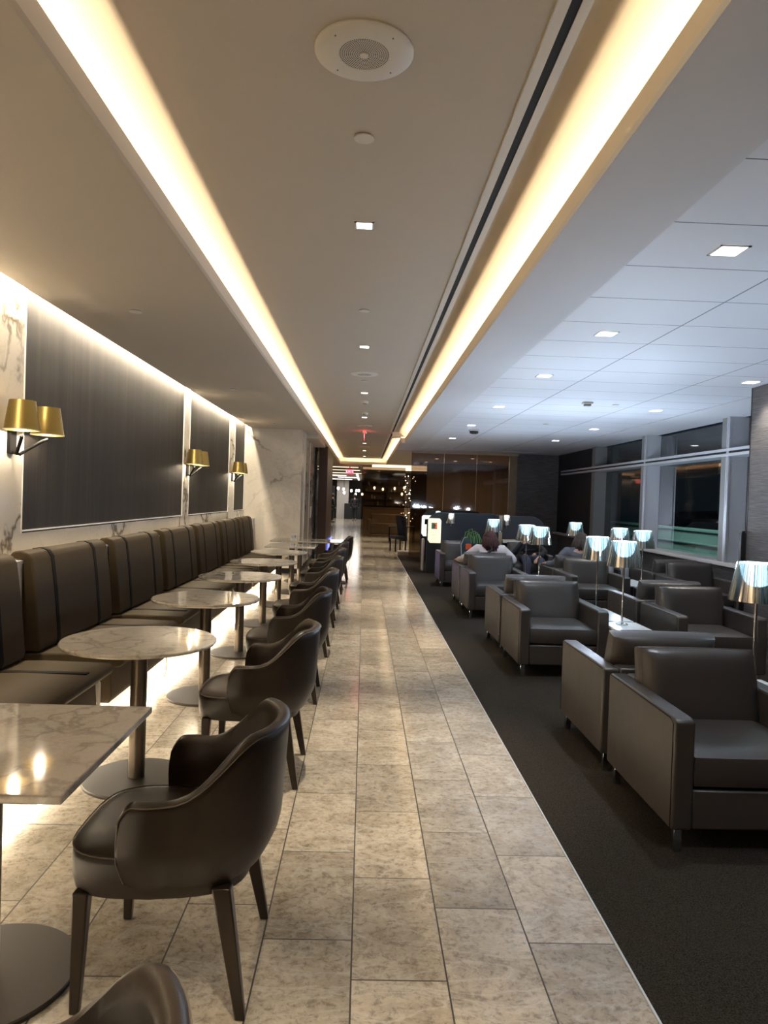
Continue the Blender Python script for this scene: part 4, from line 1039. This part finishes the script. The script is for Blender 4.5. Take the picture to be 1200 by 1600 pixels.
# fairy light tree
ft = thing('fairy_light_tree', 'slim branch tree strung with tiny warm lights behind the glass', 'decorative tree', (1.78, 29.5, 0))
mb = MB().tube([(0, 0, 0), (.03, 0, .8), (-.02, 0, 1.6), (.03, 0, 2.5)], .02, 6, r1=.006); fb = MB()
for k in range(34):
    z = rnd.uniform(.9, 2.5) if k % 4 else rnd.uniform(.5, .9); x = rnd.uniform(-.28, .28); y = rnd.uniform(-.25, .25)
    mb.tube([(0, 0, z - .25), (x * .5, y * .5, z - .1), (x, y, z)], .007, 5, r1=.003); fb.ball((x, y, z), .016, n=6, m=4)
obj('branches', mb, 'dark_wood', ft); fo = obj('fairy_lights', fb, 'fairy', ft); fo['kind'] = 'stuff'
ct = thing('console_table', 'black framed table standing behind the bronze glass', 'table', (1.35, 25.5, 0))
obj('tabletop', MB().box(-.45, .45, -.3, .3, .52, .56), 'night_black', ct)
for sx in (-1, 1):
    for sy in (-1, 1): obj('leg', MB().box(sx * .43 - .012, sx * .43 + .012, sy * .28 - .012, sy * .28 + .012, 0, .52), 'black_metal', ct)
hb_ = thing('high_back_chair', 'dark high-backed chair near the far end of the carpet', 'chair', (1.0, 20.8, 0), .4)
obj('seat', MB().box(-.18, .2, -.22, .22, .36, .46), 'top_black', hb_, bevel=.03)
obj('backrest', MB().prism([(.12, .3), (.22, .3), (.16, .98), (.04, 1.06), (.0, 1.0)], -.22, .22, 'y'), 'top_black', hb_, bevel=.03)
for sx in (-.15, .17):
    for sy in (-.18, .18): obj('leg', MB().box(sx - .015, sx + .015, sy - .015, sy + .015, 0, .36), 'black_metal', hb_)
sofa = thing('sofa', 'beige sofa seen dimly behind the bronze glass', 'sofa', (1.1, 31, 0))
obj('seat', MB().box(-.8, .5, -.4, .4, .0, .45), 'stone_step', sofa, bevel=.04); obj('backrest', MB().box(-.8, .5, .25, .45, .4, .85), 'stone_step', sofa, bevel=.04)
obj('arm', MB().box(-.95, -.8, -.4, .45, .1, .62), 'stone_step', sofa, bevel=.03); obj('arm', MB().box(.5, .65, -.4, .45, .1, .62), 'stone_step', sofa, bevel=.03)
# light in the room behind the glass
for i, (x, y, w) in enumerate(((1.8, 29.6, 3.2), (2.0, 27.2, 2.9))):
    tag(obj('ceiling_light', MB().box(x - w / 2 - .3, x + w / 2, y, y + .12, 2.70, 2.79), 'led_far', smooth=False), ('warm ceiling light line deeper in the room behind the glass', 'warm ceiling light line in the room behind the glass, nearer one')[i], 'ceiling light', 'light lines behind the glass')
rl = []
for i, (x, y) in enumerate(((2.2, 22.2), (2.05, 24.3), (3.2, 21.5), (4.0, 23), (2.9, 23.2), (4.6, 21.2))):
    t = downlight((x, y, ZC), 'c', 'small square downlight in the ceiling behind the bronze glass', 'downlights behind the glass', .06)
area('glass_room_light', (3.0, 30, 2.72), (0, 0, 0), 4, 4, 70, WARMW)
area('glass_room_light_near', (3.4, 22.0, 2.72), (0, 0, 0), 4, 3, 75, WARMW)

# ------------------------------------------------------------------ world
w = bpy.data.worlds.new('World'); SC.world = w; w.use_nodes = True
bg = w.node_tree.nodes['Background']; bg.inputs[0].default_value = (.02, .03, .045, 1); bg.inputs[1].default_value = .25

# ------------------------------------------------------------------ camera
Fp, yaw, pitch, roll, H = 1123.1, .02776, -.01872, .03274, 1.5166
f = Vector((math.sin(yaw) * math.cos(pitch), math.cos(yaw) * math.cos(pitch), math.sin(pitch)))
r0 = Vector((math.cos(yaw), -math.sin(yaw), 0)); u0 = r0.cross(f)
r = r0 * math.cos(roll) + u0 * math.sin(roll); u = -r0 * math.sin(roll) + u0 * math.cos(roll)
cd = bpy.data.cameras.new('camera'); cam = bpy.data.objects.new('camera', cd); C.objects.link(cam)
cam.matrix_world = Matrix(((r.x, u.x, -f.x, 0), (r.y, u.y, -f.y, 0), (r.z, u.z, -f.z, H), (0, 0, 0, 1)))
cd.sensor_fit = 'VERTICAL'; cd.sensor_height = 36; cd.sensor_width = 27; cd.lens = Fp * 36 / 1600; cd.clip_end = 300; cd.clip_start = .05
SC.camera = cam
SC.view_settings.view_transform = 'Standard'; SC.view_settings.look = 'None'; SC.view_settings.gamma = 1; SC.view_settings.use_curve_mapping = False
SC.view_settings.exposure = 0.75
